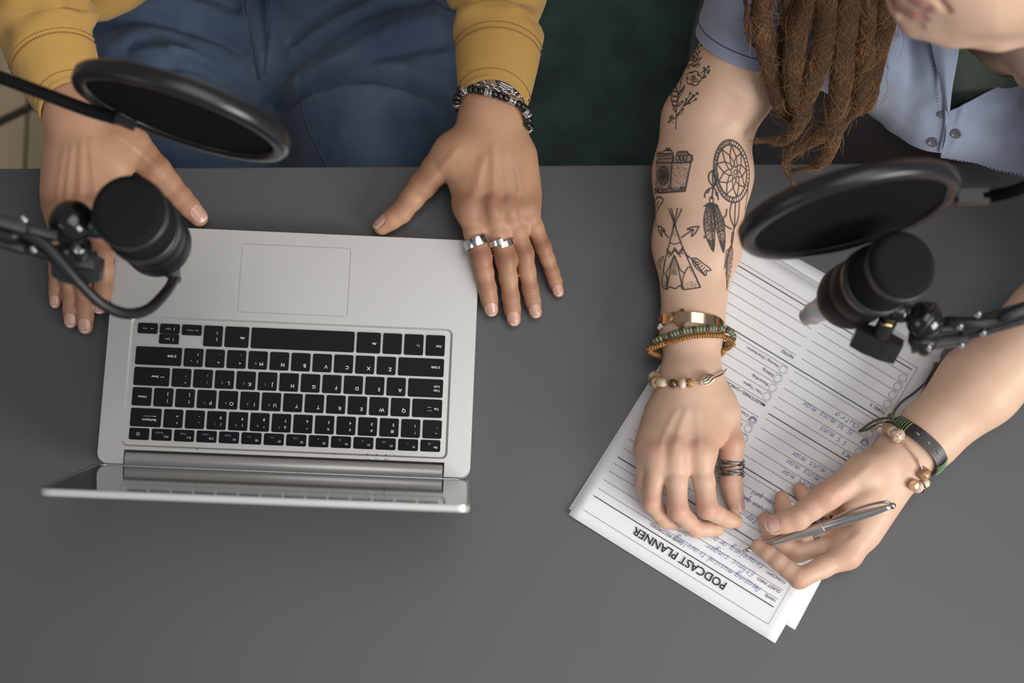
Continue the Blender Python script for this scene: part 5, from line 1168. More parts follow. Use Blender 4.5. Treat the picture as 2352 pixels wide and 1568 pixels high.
pz2 = P(2900, 560, 0); pz2.x = min(pz2.x, .95)
for a, b in (((2418, 712, 275), .286), ((2418, 690, 285), .298)): mk('arm_bar', *bar(P(*a), Vector((pz2.x, pz2.y, TABLE+b)), .009, .009), satin_b, arm2)
mk('post', *lathe([(0, .030), (.012, .030), (.014, .011), (.37, .010), (.375, .006)], pz2, pz2+Vector((0, 0, 1)), 24), satin_b, arm2)
def pop_filter(c, e1, e2, minor, h, tube_r, label, neck, clip):
    """disc whose wide axis runs between pixels e1 and e2 and whose upright leans so that its top projects 'minor' pixels away"""
    C_ = P(*c, h); u = (P(*e2, h)-P(*e1, h)); R = u.length/2; u.normalize(); nh = Vector((0, 0, 1)).cross(u)
    best = None
    for k in range(-60, 61):
        ph = math.radians(k); w_ = Vector((0, 0, 1))*math.cos(ph)+nh*math.sin(ph); a = pxl(C_+w_*R); e = (a[0]-c[0]-minor[0])**2+(a[1]-c[1]-minor[1])**2
        if best is None or e < best[0]: best = (e, w_, k)
    w_ = best[1]; nn = u.cross(w_)
    t = empty('pop_filter', C_-Vector((0, 0, R)), label, 'pop filter', 'the two round pop filters')
    V = []; n = 72; pr = [(-1, -.9), (-1, .55), (-.6, 1), (.55, 1), (1, .6), (1, -.6), (.6, -.95), (0, -1)]
    hw, hr = .0068, .0058
    for k in range(n):
        a = 2*math.pi*k/n; rd = u*math.cos(a)+w_*math.sin(a)
        for y, z in pr: V.append(C_+rd*(R-hr+hr*z)+nn*(y*hw))
    m_ = len(pr); F = [(k*m_+j, k*m_+(j+1) % m_, ((k+1) % n)*m_+(j+1) % m_, ((k+1) % n)*m_+j) for k in range(n) for j in range(m_)]
    mk('rim', V, F, mat('filter_rim', (.012, .012, .014), .30), t)
    for off in (-.0035, .0035):
        V = [C_+nn*off]; n2 = 72
        for k in range(n2): a = 2*math.pi*k/n2; V.append(C_+nn*off+(u*math.cos(a)+w_*math.sin(a))*(R-.009))
        F = [(0, 1+k, 1+(k+1) % n2) for k in range(n2)]; n3 = len(V); V = V+[v+nn*.0004 for v in V]; F = F+[(n3, n3+1+(k+1) % n2, n3+1+k) for k in range(n2)]
        mk('mesh_screen', V, F, mat('filter_mesh', (.0035, .0035, .004), .9, alpha=.95, bump=.5, bscale=2200, spec=.15), t)
    mk('clip_block', *bar(P(*clip[0]), P(*clip[1]), clip[2], clip[2]*.8), mat('filter_rim'), t, False)
    Q = [Vector(q) for q in cr_spline([tuple(P(*p)) for p in neck], 60)]; M = MB()
    L = 0; RR = [];
    for i, q in enumerate(Q): RR.append(tube_r*(1+.09*(1 if (i//1) % 2 else -1)))
    M.add(*tube(Q, RR, 14)); M.build('gooseneck', mat('gooseneck_black', (.016, .015, .015), .38, .3), t, False)
    return t
def cable(pts, r, label, name='microphone_cable'):
    Q = cr_spline([tuple(P(*p)) for p in pts], 14); return mk(name, *tube([Vector(q) for q in Q], r, 14), rubber_c, None, label=label, cat='cable')
cable([tuple((*pxl(pz+Vector((0, .02, .335))), 335)), (-60, 505, 335), (10, 518, 332), (60, 536, 332), (105, 562, 330), (145, 606, 325), (185, 652, 315), (235, 698, 300), (290, 720, 280), (340, 710, 255), (380, 672, 225), (398, 644, 196), (402, 636, 191)], .0042, 'black cable looping from the laptop-side microphone along its boom arm')
cable([(2150, 742, 250), (2185, 740, 262), (2230, 742, 268), (2275, 738, 270), (2320, 722, 275), (2400, 690, 290), tuple((*pxl(pz2+Vector((0, -.01, .31))), 310))], .0048, 'black cable strapped along the boom arm at the right picture edge')

pop_filter((418, 258), (172, 186), (664, 332), (-22, -70), 330, .0048, 'round black pop filter in front of the jeans', [(270, 272, 318), (200, 252, 316), (100, 215, 318), (0, 178, 322), (-90, 150, 326), (-330, 180, 345), tuple((*pxl(pz+Vector((0, 0, .34))), 340))], ((262, 269, 318), (312, 290, 314), .007))
pop_filter((1950, 484), (1702, 536), (2200, 438), (48, -92), 330, .0046, 'round black pop filter beside the dreadlocks', [(2258, 452, 330), (2300, 446, 332), (2352, 430, 336), (2440, 390, 344), (2620, 400, 350), tuple((*pxl(pz2+Vector((0, 0, .33))), 330))], ((2196, 452, 328), (2272, 450, 330), .011))
# ================================================================== tattoos: ink lines lying on the skin
def ink(name, col, a):
    M = bpy.data.materials.new(name); M.use_nodes = True; N = M.node_tree.nodes; L = M.node_tree.links; b = N['Principled BSDF']
    b.inputs['Base Color'].default_value = (*col, 1); b.inputs['Roughness'].default_value = .55; b.inputs['Specular IOR Level'].default_value = .2; b.inputs['Alpha'].default_value = a; return M
ink_l = ink('tattoo_line', (.06, .057, .060), .72); ink_f = ink('tattoo_shade', (.09, .083, .084), .45); ink_r = ink('tattoo_brown', (.25, .09, .05), .8)
class Tat:
    def __init__(s, T, name, label): s.T = T; s.M = {0: MB(), 1: MB(), 2: MB()}; s.name = name; s.label = label
    def hit(s, x, y):
        q = s.T(x, y); h = WB.bvh.ray_cast(CAM, ray(*q), 5)
        if h[0] is None or -h[1].dot(ray(*q)) < .10: return None
        return h[0]+h[1]*.00028, h[1]
    def line(s, pts, w=3.0, sm_=True, m=0, taper=False):
        Q = cr_spline(pts, 6) if sm_ and len(pts) > 2 else np.concatenate([np.linspace(a, b, 8) for a, b in zip(np.array(pts[:-1], float), np.array(pts[1:], float))])
        run = []; runs = [run]
        for x, y in Q:
            h = s.hit(x, y)
            if h is None: run = []; runs.append(run)
            elif not run or (h[0]-run[-1][0]).length > 1e-5: run.append(h)
        for run in runs:
            if len(run) < 2: continue
            V = []; n = len(run)
            for i, (p, nn) in enumerate(run):
                d = (run[min(i+1, n-1)][0]-run[max(i-1, 0)][0]); sd = nn.cross(d).normalized(); ww = w*.00037/2*(1 if not taper else max(.15, 1-i/n))
                V += [p-sd*ww, p+sd*ww]
            s.M[m].add(V, [(2*i, 2*i+1, 2*i+3, 2*i+2) for i in range(n-1)])
    def ell(s, c, rx, ry, w=3, rot=0, a0=0, a1=360, n=26, m=0):
        cr_, sr_ = math.cos(rot), math.sin(rot)
        s.line([(c[0]+rx*math.cos(t)*cr_-ry*math.sin(t)*sr_, c[1]+rx*math.cos(t)*sr_+ry*math.sin(t)*cr_) for t in [math.radians(a0+(a1-a0)*k/n) for k in range(n+1)]], w, True, m)
    def dot(s, c, r=7, m=0): s.ell(c, r/2, r/2, r/3.9*1.1, n=8, m=m)
    def fill(s, poly, step=9, m=1, keep=1.0, seed=0):
        P_ = np.array(poly, float); lo = P_.min(0); hi = P_.max(0); rnd = random.Random(seed)
        def inside(x, y):
            c_ = False; j = len(poly)-1
            for i in range(len(poly)):
                (xi, yi), (xj, yj) = poly[i], poly[j]
                if (yi > y) != (yj > y) and x < (xj-xi)*(y-yi)/(yj-yi)+xi: c_ = not c_
                j = i
            return c_
        for x in np.arange(lo[0], hi[0], step):
            for y in np.arange(lo[1], hi[1], step):
                if inside(x+step/2, y+step/2) and rnd.random() < keep:
                    q = [s.hit(x+a*step, y+b*step) for a, b in ((0, 0), (1, 0), (1, 1), (0, 1))]
                    if all(q): s.M[m].add([h[0]-h[1]*.0001 for h in q], [(0, 3, 2, 1)])
    def build(s):
        o = None
        for i, mt in ((0, ink_l), (1, ink_f), (2, ink_r)):
            if s.M[i].V:
                o2 = s.M[i].build(s.name if o is None else 'ink_shading', mt, woman_body if o is None else woman_body, True)
                if o is None: o = o2; o['label'] = s.label
def K1(x, y): return 1480+x/3.92, y/3.92
def K2(x, y): return 1480+x/3.921, 300+y/3.92
t = Tat(K1, 'tattoo', 'rose and twig tattoo below the sleeve')
t.line([(285, 1165), (290, 1000), (312, 850), (342, 700), (400, 560), (440, 440), (472, 335)], 3)
for c, r in (((445, 705), 70), ((448, 510), 42)):
    for k in range(5):
        a = k*1.257; t.ell((c[0]+r*.45*math.cos(a), c[1]+r*.45*math.sin(a)), r*.55, r*.5, 3, 0, math.degrees(a)-95, math.degrees(a)+95, 10)
    t.line([(c[0]+r*.5*(1-q/22)*math.cos(q*.62), c[1]+r*.5*(1-q/22)*math.sin(q*.62)) for q in range(22)], 2.6); t.fill([(c[0]+r*.3*math.cos(a), c[1]+r*.3*math.sin(a)) for a in np.linspace(0, 6.2, 12)], 8, keep=.8)
for k in range(4): t.ell((275, 800+45*k), 28-4*abs(k-1.5), 26, 2.8)
t.ell((275, 870), 34, 78, 2.6)
for bx, pts, dots in (((0), [(290, 1065), (350, 960), (410, 900), (480, 838)], [(480, 840), (465, 895), (415, 840), (405, 928), (380, 895), (440, 860)]), (0, [(510, 660), (545, 630), (580, 602)], [(580, 602), (585, 635), (540, 612), (575, 655), (548, 690), (530, 700)]), (0, [(258, 1110), (240, 1080), (225, 1095)], [(222, 1098), (250, 1045), (265, 1065), (235, 1060)]), (0, [(450, 470), (490, 430), (515, 402)], [(515, 405), (495, 470), (470, 420)])):
    t.line(pts, 2.6)
    for d in dots: t.dot(d, 12); t.line([d, pts[1]], 2)
for a, b, c in (((300, 900), (340, 820), (365, 765)), ((300, 960), (330, 930), (355, 905)), ((325, 760), (335, 680), (360, 590)), ((330, 700), (305, 650), (300, 720)), ((400, 590), (460, 570), (520, 515)), ((400, 620), (385, 560), (380, 520)), ((430, 600), (480, 590), (505, 575)), ((290, 1040), (330, 1010), (355, 975)), ((288, 1010), (268, 980), (265, 950)), ((440, 460), (425, 420), (470, 345)), ((350, 640), (375, 590), (372, 560)), ((310, 840), (350, 800), (362, 780))):
    dx, dy = c[0]-a[0], c[1]-a[1]; l = math.hypot(dx, dy); nx, ny = -dy/l*10, dx/l*10
    t.line([a, (b[0]+nx, b[1]+ny), c], 2.4); t.line([a, (b[0]-nx, b[1]-ny), c], 2.4); t.line([a, c], 2, False, 1)
t.build()
t = Tat(K2, 'tattoo', 'old camera tattoo at the outer elbow')
t.fill([(105, 265), (250, 275), (240, 525), (98, 550)], 5, 1, .9); t.fill([(250, 300), (405, 290), (375, 535), (235, 520)], 5, 1, .55, 2); t.fill([(110, 205), (262, 200), (262, 285), (108, 280)], 5, 1, .75, 4); t.fill([(300, 195), (390, 190), (430, 240), (425, 285), (280, 290)], 5, 1, .85, 3); t.fill([(95, 525), (372, 505), (366, 545), (94, 565)], 8, 0, .8, 5)
t.line([(112, 210), (262, 205), (268, 290), (420, 285), (368, 545), (94, 562)], 4, False); t.line([(108, 290), (268, 290)], 3, False); t.line([(262, 215), (250, 300), (235, 520)], 4, False)
for r in (1, .72, .42, .2): t.ell((172, 405), 48*r, 78*r, 4)
t.fill([(172+28*math.cos(a), 405+46*math.sin(a)) for a in np.linspace(0, 6.2, 14)], 8, 0, .9)
t.line([(165, 205), (175, 180), (245, 178), (255, 200)], 4, False); t.line([(195, 180), (205, 155), (215, 178), (228, 155), (235, 178)], 4, False); t.line([(290, 215), (305, 192), (385, 190), (400, 215), (430, 225), (432, 268), (405, 290)], 5, False)
for x in (300, 335, 370): t.ell((x, 245), 16, 26, 3)
t.line([(120, 190), (130, 205), (150, 190), (155, 205)], 3, False); t.line([(130, 230), (245, 222)], 3, False); t.line([(128, 255), (245, 250)], 3, False); t.build()
t = Tat(K2, 'tattoo', 'dreamcatcher tattoo with feathers on the inner forearm')
C0 = (785, 365)
def de(a, k, rx=158, ry=282, rot=-.10):
    x, y = rx*k*math.cos(a), ry*k*math.sin(a); c_, s_ = math.cos(rot), math.sin(rot); return (C0[0]+x*c_-y*s_, C0[1]+x*s_+y*c_)
for k in (1, .84): t.line([de(q*math.pi/20, k) for q in range(41)], 4)
for q in range(44): t.line([de(q*math.pi/22, .84), de(q*math.pi/22+.04, 1)], 2.2, False)
t.fill([de(q*math.pi/20, 1) for q in range(10, 32)]+[de(q*math.pi/20, .85) for q in range(31, 9, -1)], 8, 1, .6)
CC = (820, 375)
def wv(a, k): p = de(a, .84); return (CC[0]+(p[0]-CC[0])*k, CC[1]+(p[1]-CC[1])*k)
nW = 9
for lv, (k0, k1, off) in enumerate(((1, .62, 0), (.62, .36, .5), (.36, .17, 0))):
    for q in range(nW):
        a = (q+off)*2*math.pi/nW; am = (q+.5+off)*2*math.pi/nW; b = (q+1+off)*2*math.pi/nW
        t.line([wv(a, k0), wv(am, k1)], 3.2-lv*.4, False); t.line([wv(am, k1), wv(b, k0)], 3.2-lv*.4, False)
t.ell(CC, 14, 20, 2.6)
for pts in ([(640, 350), (590, 380), (580, 440), (620, 500), (640, 440), (620, 360)], [(620, 360), (615, 430), (625, 510)], [(660, 380), (655, 450), (620, 515)], [(620, 510), (575, 530), (545, 570), (548, 605)], [(620, 510), (650, 550), (668, 625)], [(620, 510), (612, 580), (605, 620)]): t.line(pts, 4)
t.ell((572, 545), 10, 18, 3, .5); t.ell((652, 570), 8, 18, 3, -.4); t.ell((605, 625), 18, 30, 3)
for x0, y0, x1, y1, w_ in ((595, 660, 622, 1085, 55), (630, 660, 712, 1095, 42)):
    L_ = []; R_ = []
    for k in range(13):
        f = k/12; ww = w_*(math.sin(math.pi*min(1, f*.9+.1))**.7)*(1-.25*f); cx_ = x0+(x1-x0)*f-22*math.sin(f*3.1)*(1 if x1 < 660 else -.6); cy_ = y0+(y1-y0)*f; L_.append((cx_-ww, cy_)); R_.append((cx_+ww, cy_))
        if 0 < k < 12:
            t.line([(cx_, cy_-30), (cx_-ww, cy_+14)], 2, False); t.line([(cx_, cy_-30), (cx_+ww, cy_+14)], 2, False); t.line([(cx_, cy_-14), (cx_-ww*.9, cy_+30)], 2, False, 1); t.line([(cx_, cy_-14), (cx_+ww*.9, cy_+30)], 2, False, 1)
    t.line(L_+[(x1, y1)], 3); t.line(R_+[(x1, y1)], 3); t.fill(L_[:8]+R_[:8][::-1], 9, 1, .8); t.fill(L_[9:]+[(x1, y1)]+R_[9:][::-1], 7, 0, .8); t.line([(x0, y0), ((x0+x1)/2, (y0+y1)/2), (x1, y1)], 2.5)
for k in range(9): t.line([(600+5*(k-4), 650), (600+17*(k-4), 700-4*abs(k-4))], 2.6, False)
for pts in ([(790, 640), (770, 720), (780, 800), (808, 870)], [(820, 645), (815, 740), (812, 860)], [(855, 640), (850, 740), (835, 820), (808, 880)], [(740, 705), (735, 760), (712, 790), (725, 850), (785, 888)], [(805, 870), (800, 940), (788, 1010), (785, 1060)], [(930, 470), (928, 560), (915, 660), (900, 720)]): t.line(pts, 4)
for k in range(3): t.ell((794-3*k, 930+34*k), 8, 16, 2.6)
t.fill([(785, 1020), (740, 1100), (728, 1200), (735, 1400), (745, 1440), (790, 1220), (805, 1080)], 9, 1, .9); t.line([(785, 1020), (745, 1180), (742, 1440)], 3)
for k in range(9): t.line([(775-5*k, 1050+20*k), (730-2*k, 1085+20*k)], 2.2, False)
t.dot((547, 958), 15, 2); t.build()
t = Tat(K2, 'tattoo', 'tipi and crossed arrows tattoo on the forearm')
for a, b in (((225, 715), (285, 870)), ((247, 715), (278, 850)), ((298, 715), (262, 850)), ((335, 715), (255, 880)), ((270, 840), (185, 1180)), ((185, 1180), (155, 1380)), ((270, 840), (350, 1060)), ((350, 1060), (505, 1410)), ((330, 965), (440, 890)), ((222, 965), (170, 905)), ((345, 1060), (400, 1145))): t.line([a, b], 3.6, False)
t.line([(225, 1005), (275, 1022), (330, 1000)], 3); t.line([(205, 1075), (240, 1122), (275, 1070), (312, 1118), (352, 1062)], 4, False); t.line([(200, 1060), (245, 1108), (275, 1050), (310, 1100), (350, 1045)], 2.4, False)
t.line([(270, 1120), (240, 1230), (205, 1430)], 3.4); t.line([(270, 1120), (310, 1250), (345, 1430)], 3.4); t.line([(270, 1120), (230, 1220), (200, 1280), (215, 1340), (195, 1420)], 3); t.line([(275, 1125), (325, 1250), (365, 1280)], 3); t.line([(365, 1280), (410, 1225), (470, 1330), (505, 1412)], 3); t.line([(365, 1280), (345, 1350), (352, 1430)], 3)
t.line([(155, 1385), (175, 1415), (205, 1425), (235, 1405), (280, 1422), (325, 1395), (352, 1428), (430, 1422), (510, 1408)], 3.4); t.line([(185, 1180), (175, 1260), (205, 1330), (200, 1400)], 2.6)
t.fill([(270, 1140), (248, 1240), (240, 1300), (300, 1300), (292, 1240)], 5, 1, .9); t.fill([(265, 870), (240, 960), (270, 950), (300, 950)], 5, 1, .5, 2); t.fill([(370, 1360), (480, 1350), (498, 1405), (355, 1425)], 5, 1, .35, 3); t.fill([(400, 1235), (430, 1260), (440, 1310), (420, 1280)], 5, 1, .6, 4); t.fill([(160, 1350), (200, 1360), (200, 1415), (165, 1400)], 5, 1, .5, 5)
for pts in ([(385, 890), (420, 870), (495, 862), (455, 930), (425, 955)], [(385, 890), (415, 890), (445, 890)], [(425, 955), (432, 920), (445, 890)], [(190, 905), (160, 870), (122, 855), (135, 910), (160, 955)], [(190, 905), (165, 900), (150, 890)], [(160, 955), (158, 920), (150, 890)]): t.line(pts, 3.6, False)
t.line([(395, 1125), (455, 1185), (550, 1305)], 3, False); t.line([(420, 1150), (470, 1150), (530, 1195), (600, 1252), (560, 1262)], 3); t.line([(430, 1160), (450, 1215), (500, 1265), (552, 1305), (560, 1262)], 3)
for k in range(6): t.line([(440+20*k, 1170+20*k), (468+20*k, 1160+17*k)], 2.2, False); t.line([(440+20*k, 1170+20*k), (445+18*k, 1205+18*k)], 2.2, False)
t.fill([(425, 1155), (470, 1155), (520, 1200), (470, 1220)], 5, 1, .6, 7); t.line([(180, 1130), (150, 1150), (128, 1190), (140, 1240)], 3); t.line([(175, 1150), (150, 1190), (150, 1250)], 2.5)
for d in ((222, 703), (245, 707), (298, 705), (335, 708), (225, 1132), (325, 1130), (348, 1105), (210, 1110)): t.dot(d, 9, 2)
t.line([(95, 640), (120, 600), (160, 605), (168, 635), (130, 690), (102, 755)], 4); t.line([(110, 690), (120, 655), (135, 640)], 3); t.line([(100, 770), (108, 860)], 3); t.build()

# ================================================================== jewellery
silver = mat('polished_silver', (.75, .74, .73), .12, 1.0); steel_dk = mat('dark_steel', (.30, .28, .27), .25, 1.0); black_bead = mat('black_bead', (.008, .008, .009), .25, coat=.5)
gold = mat('rose_gold', (.83, .56, .36), .12, 1.0); copper = mat('copper_wire', (.72, .45, .34), .22, 1.0); leather = mat('dark_leather', (.035, .024, .027), .4, bump=.3, bscale=500, var=.3, vscale=80)
def loop_of(pts, hc, b, n=10, low=None, off=.0022):
    """closed loop round a wrist: visible arc given in pixels, the hidden half passing underneath; heights in mm"""
    Q = cr_spline([(x, y, 0) for x, y in pts], n)[:, :2]; m_ = len(Q); up = []
    seg_ = np.concatenate([[0], np.cumsum(np.linalg.norm(np.diff(Q, axis=0), axis=1))]); s = seg_/seg_[-1]*2-1
    up = [P(x, y, hc+b*math.sqrt(max(0, 1-q*q))) for (x, y), q in zip(Q, s)]
    for i, ((x, y), p) in enumerate(zip(Q, up)):               # rest on the skin where the skin is higher
        for bod in (WB, MB_):
            h_ = bod.bvh.ray_cast(CAM, ray(x, y), 2.2)
            if h_[0] is not None and h_[0].z > TABLE-.02:
                g_ = -h_[1].dot(ray(x, y)); q_ = h_[0]+h_[1]*off
                if (q_-CAM).length < (p-CAM).length+.004 or g_ > .5: up[i] = q_
    A_ = np.array([tuple(p) for p in up])
    for _ in range(2): A_[1:-1] = (A_[:-2]+A_[2:]+2*A_[1:-1])/4
    up = [Vector(p) for p in A_]
    lo_ = low or max(3.2, hc-b); k = max(10, m_//2); dn = []
    a, e = up[-1], up[0]
    for i in range(1, k):
        f = i/k; p = a.lerp(e, f); p.z = TABLE+(hc-(hc-lo_)*math.sin(math.pi*f)**.6)/1000; dn.append(p)
    return up, dn
def walk(path, closed=True):
    P_ = [Vector(p) for p in path]+([Vector(path[0])] if closed else []); L = [0]
    for a, b in zip(P_, P_[1:]): L.append(L[-1]+(b-a).length)
    def at(s):
        s = s % L[-1] if closed else min(max(s, 0), L[-1]-1e-6)
        i = max(0, int(np.searchsorted(L, s))-1); f = (s-L[i])/max(1e-9, L[i+1]-L[i]); return P_[i].lerp(P_[i+1], f), (P_[i+1]-P_[i]).normalized()
    return at, L[-1]
BIG = set()
def bead(c, d, r, ln, material, parent, shape='barrel', name='bead', n=14):
    c = Vector(c); d = Vector(d).normalized()
    if parent.name in BIG: r *= 1.22; ln *= 1.15
    if shape == 'ball': mk(name, *sphere(c, r, n+2, 10, d, (1, 1, ln/r/2)), material, parent)
    elif shape == 'disc': mk(name, *lathe([(-ln/2, r*.8), (-ln*.42, r*.97), (0, r), (ln*.42, r*.97), (ln/2, r*.8)], c, c+d, n), material, parent)
    elif shape == 'oval': mk(name, *lathe([(-ln/2, r*.3)]+[(ln/2*math.sin(q), r*math.cos(q)**.7) for q in np.linspace(-1.3, 1.3, 9)]+[(ln/2, r*.3)], c, c+d, n), material, parent)
    else: mk(name, *lathe([(-ln/2, r*.6), (-ln*.36, r*.92), (0, r), (ln*.36, r*.92), (ln/2, r*.6)], c, c+d, n), material, parent)
def rhinestone(c, d, r, ln, parent):
    M = MB(); X, Y, D = frame(d); c = Vector(c)
    M.add(*lathe([(-ln/2, r*.82), (-ln*.4, r*.95), (ln*.4, r*.95), (ln/2, r*.82)], c, c+D, 16))
    for k in range(12):
        for o in (-.22, .22):
            a = 2*math.pi*(k+(.5 if o > 0 else 0))/12; M.add(*sphere(c+D*(ln*o)+(X*math.cos(a)+Y*math.sin(a))*r*.95, ln*.2, 6, 4))
    M.build('rhinestone_bead', mat('rhinestone_silver', (.52, .51, .50), .2, 1.0), parent)
# beads, chain and watch on the wrist at the picture's centre
arc = [(1049, 242), (1049, 228), (1056, 217), (1072, 210), (1091, 209), (1109, 213), (1135, 219), (1154, 226), (1173, 234), (1190, 244), (1204, 254), (1214, 267), (1213, 283), (1208, 294)]
up, dn = loop_of(arc, 46, 25.5, 6, 26, .0038); br = empty('bracelet', up[len(up)//2], 'black bead and rhinestone bracelet below the mustard cuff', 'bracelet')
mk('cord', *tube(up+dn, .0006, 6, True), black_bead, br); at, L = walk(up+dn); s = 0; i = 0
pat = ['s', 's2', 'b', 'b', 'b']
while s < L-.003:
    kd = pat[i % 5]; ln = {'b': .0050, 's': .0046, 's2': .0030}[kd]; p, d = at(s+ln/2)
    if kd == 'b': bead(p, d, .0037, ln, black_bead, br)
    else: rhinestone(p, d, .0031, ln*.9, br)
    s += ln; i += 1
arc = [(1056, 232), (1064, 212), (1078, 200), (1098, 194), (1120, 197), (1141, 204), (1160, 210), (1180, 217), (1198, 223), (1210, 232)]
up, dn = loop_of(arc, 48, 24, 8, 26); ch = empty('bracelet', up[len(up)//2], 'silver curb chain bracelet between cuff and black beads', 'bracelet'); at, L = walk(up+dn); n = int(L/.0042)
for k in range(n):
    p, d = at(k*L/n); X, Y, D = frame(d); a = .75 if k % 2 else -.75; y = X*math.cos(a)+Y*math.sin(a); big = k in (n//4-6, n//4-1)
    rr = .0045 if big else 1
    pts_ = [p+D*(.0034*math.cos(q)*(1.2 if big else 1))+y*(.0022*math.sin(q)*(1.8 if big else 1)) for q in [2*math.pi*j/14 for j in range(14)]]
    mk('link', *tube(pts_, .0007, 6, True), silver, ch)
w0 = P(1166, 190, 70); wx = (P(1205, 212, 66)-P(1128, 176, 74)).normalized(); wy = Vector((0, 0, 1)).cross(wx).normalized(); wn = wx.cross(wy)
watch = empty('wristwatch', w0, 'dark metal wristwatch peeking out of the mustard cuff', 'watch')
oct_ = [(.018*math.cos(a)*1.0, .0165*math.sin(a)) for a in [math.pi/8+math.pi/4*k for k in range(8)]]
WT = lambda x, y, z: w0+wx*x+wy*(y+.009)+wn*z
mk('case', *slab(oct_, -.006, .0022, .0016, WT), mat('gunmetal', (.20, .20, .215), .2, 1), watch, False)
mk('bezel', *slab([(x*.86, y*.86) for x, y in oct_], .002, .0034, .0008, WT), mat('bezel_steel', (.45, .45, .47), .15, 1), watch, False)
mk('crystal', *slab([(x*.66, y*.66) for x, y in oct_], .0034, .0037, .0001, WT), glass, watch, False)
up, dn = loop_of([(1062, 205), (1085, 182), (1110, 170), (1140, 168), (1170, 178), (1196, 196), (1210, 215)], 50, 23, 6, 28); at, L = walk(up+dn)
mk('strap', *tube(up+dn, .003, 8, True), mat('gunmetal'), watch)
def ring_on(f, i, tt, wd, material, label, extra=.0006, name='ring', cat='ring', prof=None):
    a, b = f['q'][i], f['q'][i+1]; c = Vector(a+(b-a)*tt); d = Vector(b-a).normalized(); r = (f['r'][i]*(1-tt)+f['r'][i+1]*tt)*.001*.972+extra
    t_ = empty(name, c, label, cat); return t_, c, d, r
t_, c, d, r = ring_on(ml_f[0], 0, .70, .008, silver, 'wide plain silver band on an index finger', .0016)
d2 = (d+Vector((.12, 0, 0))).normalized(); M = MB()
for pr2 in ([(-.0038, r+.0013), (0, r+.0016), (.0038, r+.0013)], [(-.0038, r-.0004), (-.0040, r+.0006), (-.0038, r+.0013)], [(.0038, r+.0013), (.0040, r+.0006), (.0038, r-.0004)]): M.add(*lathe(pr2, c, c+d2, 96, False))
M.build('band', silver, t_)
t_, c, d, r = ring_on(ml_f[1], 0, .68, .006, silver, 'open silver bypass ring on a middle finger', .0013)
X, Y, D = frame(d); pts_ = [c+(X*math.cos(a)+Y*math.sin(a))*(r+.0012)+D*(-.0016+.0032*k/40) for k, a in enumerate(np.linspace(-.05+math.pi/2, 2*math.pi+.15+math.pi/2, 41))]
M = MB(); V = []
for k, p in enumerate(pts_):
    o = (p-c-D*(p-c).dot(D)).normalized(); V += [p-D*.0024+o*.0007, p+D*.0024+o*.0007, p+D*.0024-o*.0007, p-D*.0024-o*.0007]
mk('band', V, [(4*k+j, 4*k+(j+1) % 4, 4*k+4+(j+1) % 4, 4*k+4+j) for k in range(40) for j in range(4)]+[(3, 2, 1, 0), (160, 161, 162, 163)], silver, t_, False)
t_, c, d, r = ring_on(wr_f[4], 1, .62, .012, steel_dk, 'dark silver multi-strand coil ring on a thumb', .0009)
X, Y, D = frame(d)
for k in range(8):
    o = -.0066+k*.0019; ph = k*1.3
    mk('ring_strand', *tube([c+D*(o+.0012*math.sin(q+ph)+.0006*math.sin(2*q+ph))+(X*math.cos(q)+Y*math.sin(q))*(r+.0005+.0004*math.sin(3*q+ph)) for q in [2*math.pi*j/48 for j in range(48)]], .00085, 8, True), steel_dk, t_)
t_, c, d, r = ring_on(wl_f[2], 0, .80, .006, steel_dk, 'thin dark silver ring on a finger behind the pen', .0006)
X, Y, D = frame(d)
for k in range(3): mk('ring_strand', *tube([c+D*((k-1)*.0021+.0007*math.sin(q*2+k))+(X*math.cos(q)+Y*math.sin(q))*(r+.0006) for q in [2*math.pi*j/40 for j in range(40)]], .0008, 8, True), steel_dk, t_)

# bracelets on the tattooed arm
up, dn = loop_of([(1515, 752), (1520, 740), (1530, 733), (1559, 729), (1597, 730), (1627, 735), (1646, 740), (1658, 752)], 27, 20.5, 8, 7)
cuffb = empty('bracelet', up[len(up)//2], 'flat rose gold cuff with a brown tassel on the tattooed arm', 'bracelet')
pth = up+dn; V = []; cen = sum(pth, Vector())/len(pth); fd = (P(1590, 640, 30)-P(1590, 800, 27)).normalized()
for p in pth:
    o = (p-cen); o = (o-fd*o.dot(fd)).normalized()
    V += [p-fd*.0045+o*.0006, p+fd*.0045+o*.0006, p+fd*.0045-o*.0004, p-fd*.0045-o*.0004]
n = len(pth); mk('cuff_band', V, [(4*k+j, 4*k+(j+1) % 4, 4*k+4+(j+1) % 4, 4*k+4+j) for k in range(n-8) for j in range(4)]+[(3, 2, 1, 0), tuple(4*(n-8)+j for j in range(4))], gold, cuffb, False)
wb = mat('white_seed_bead', (.62, .60, .57), .4); brb = mat('dark_brown_bead', (.055, .028, .018), .3, coat=.3)
for k, (x, y) in enumerate(((1514, 752), (1517, 746), (1520, 740), (1524, 735), (1528, 731), (1516, 742), (1521, 733), (1519, 749), (1524, 742))):
    q = WB.bvh.ray_cast(CAM, ray(max(x, 1521), y), 5); h_ = (q[0].z-TABLE)*1000+1.5 if q[0] else 35; bead(P(x, y, max(h_, 30)), LX, .0021, .0036, brb if k % 3 == 2 else wb, cuffb, 'ball')
tas = mat('brown_tassel', (.17, .095, .035), .85); rnd = random.Random(4); M = MB(); k0 = P(1540, 731, 51)
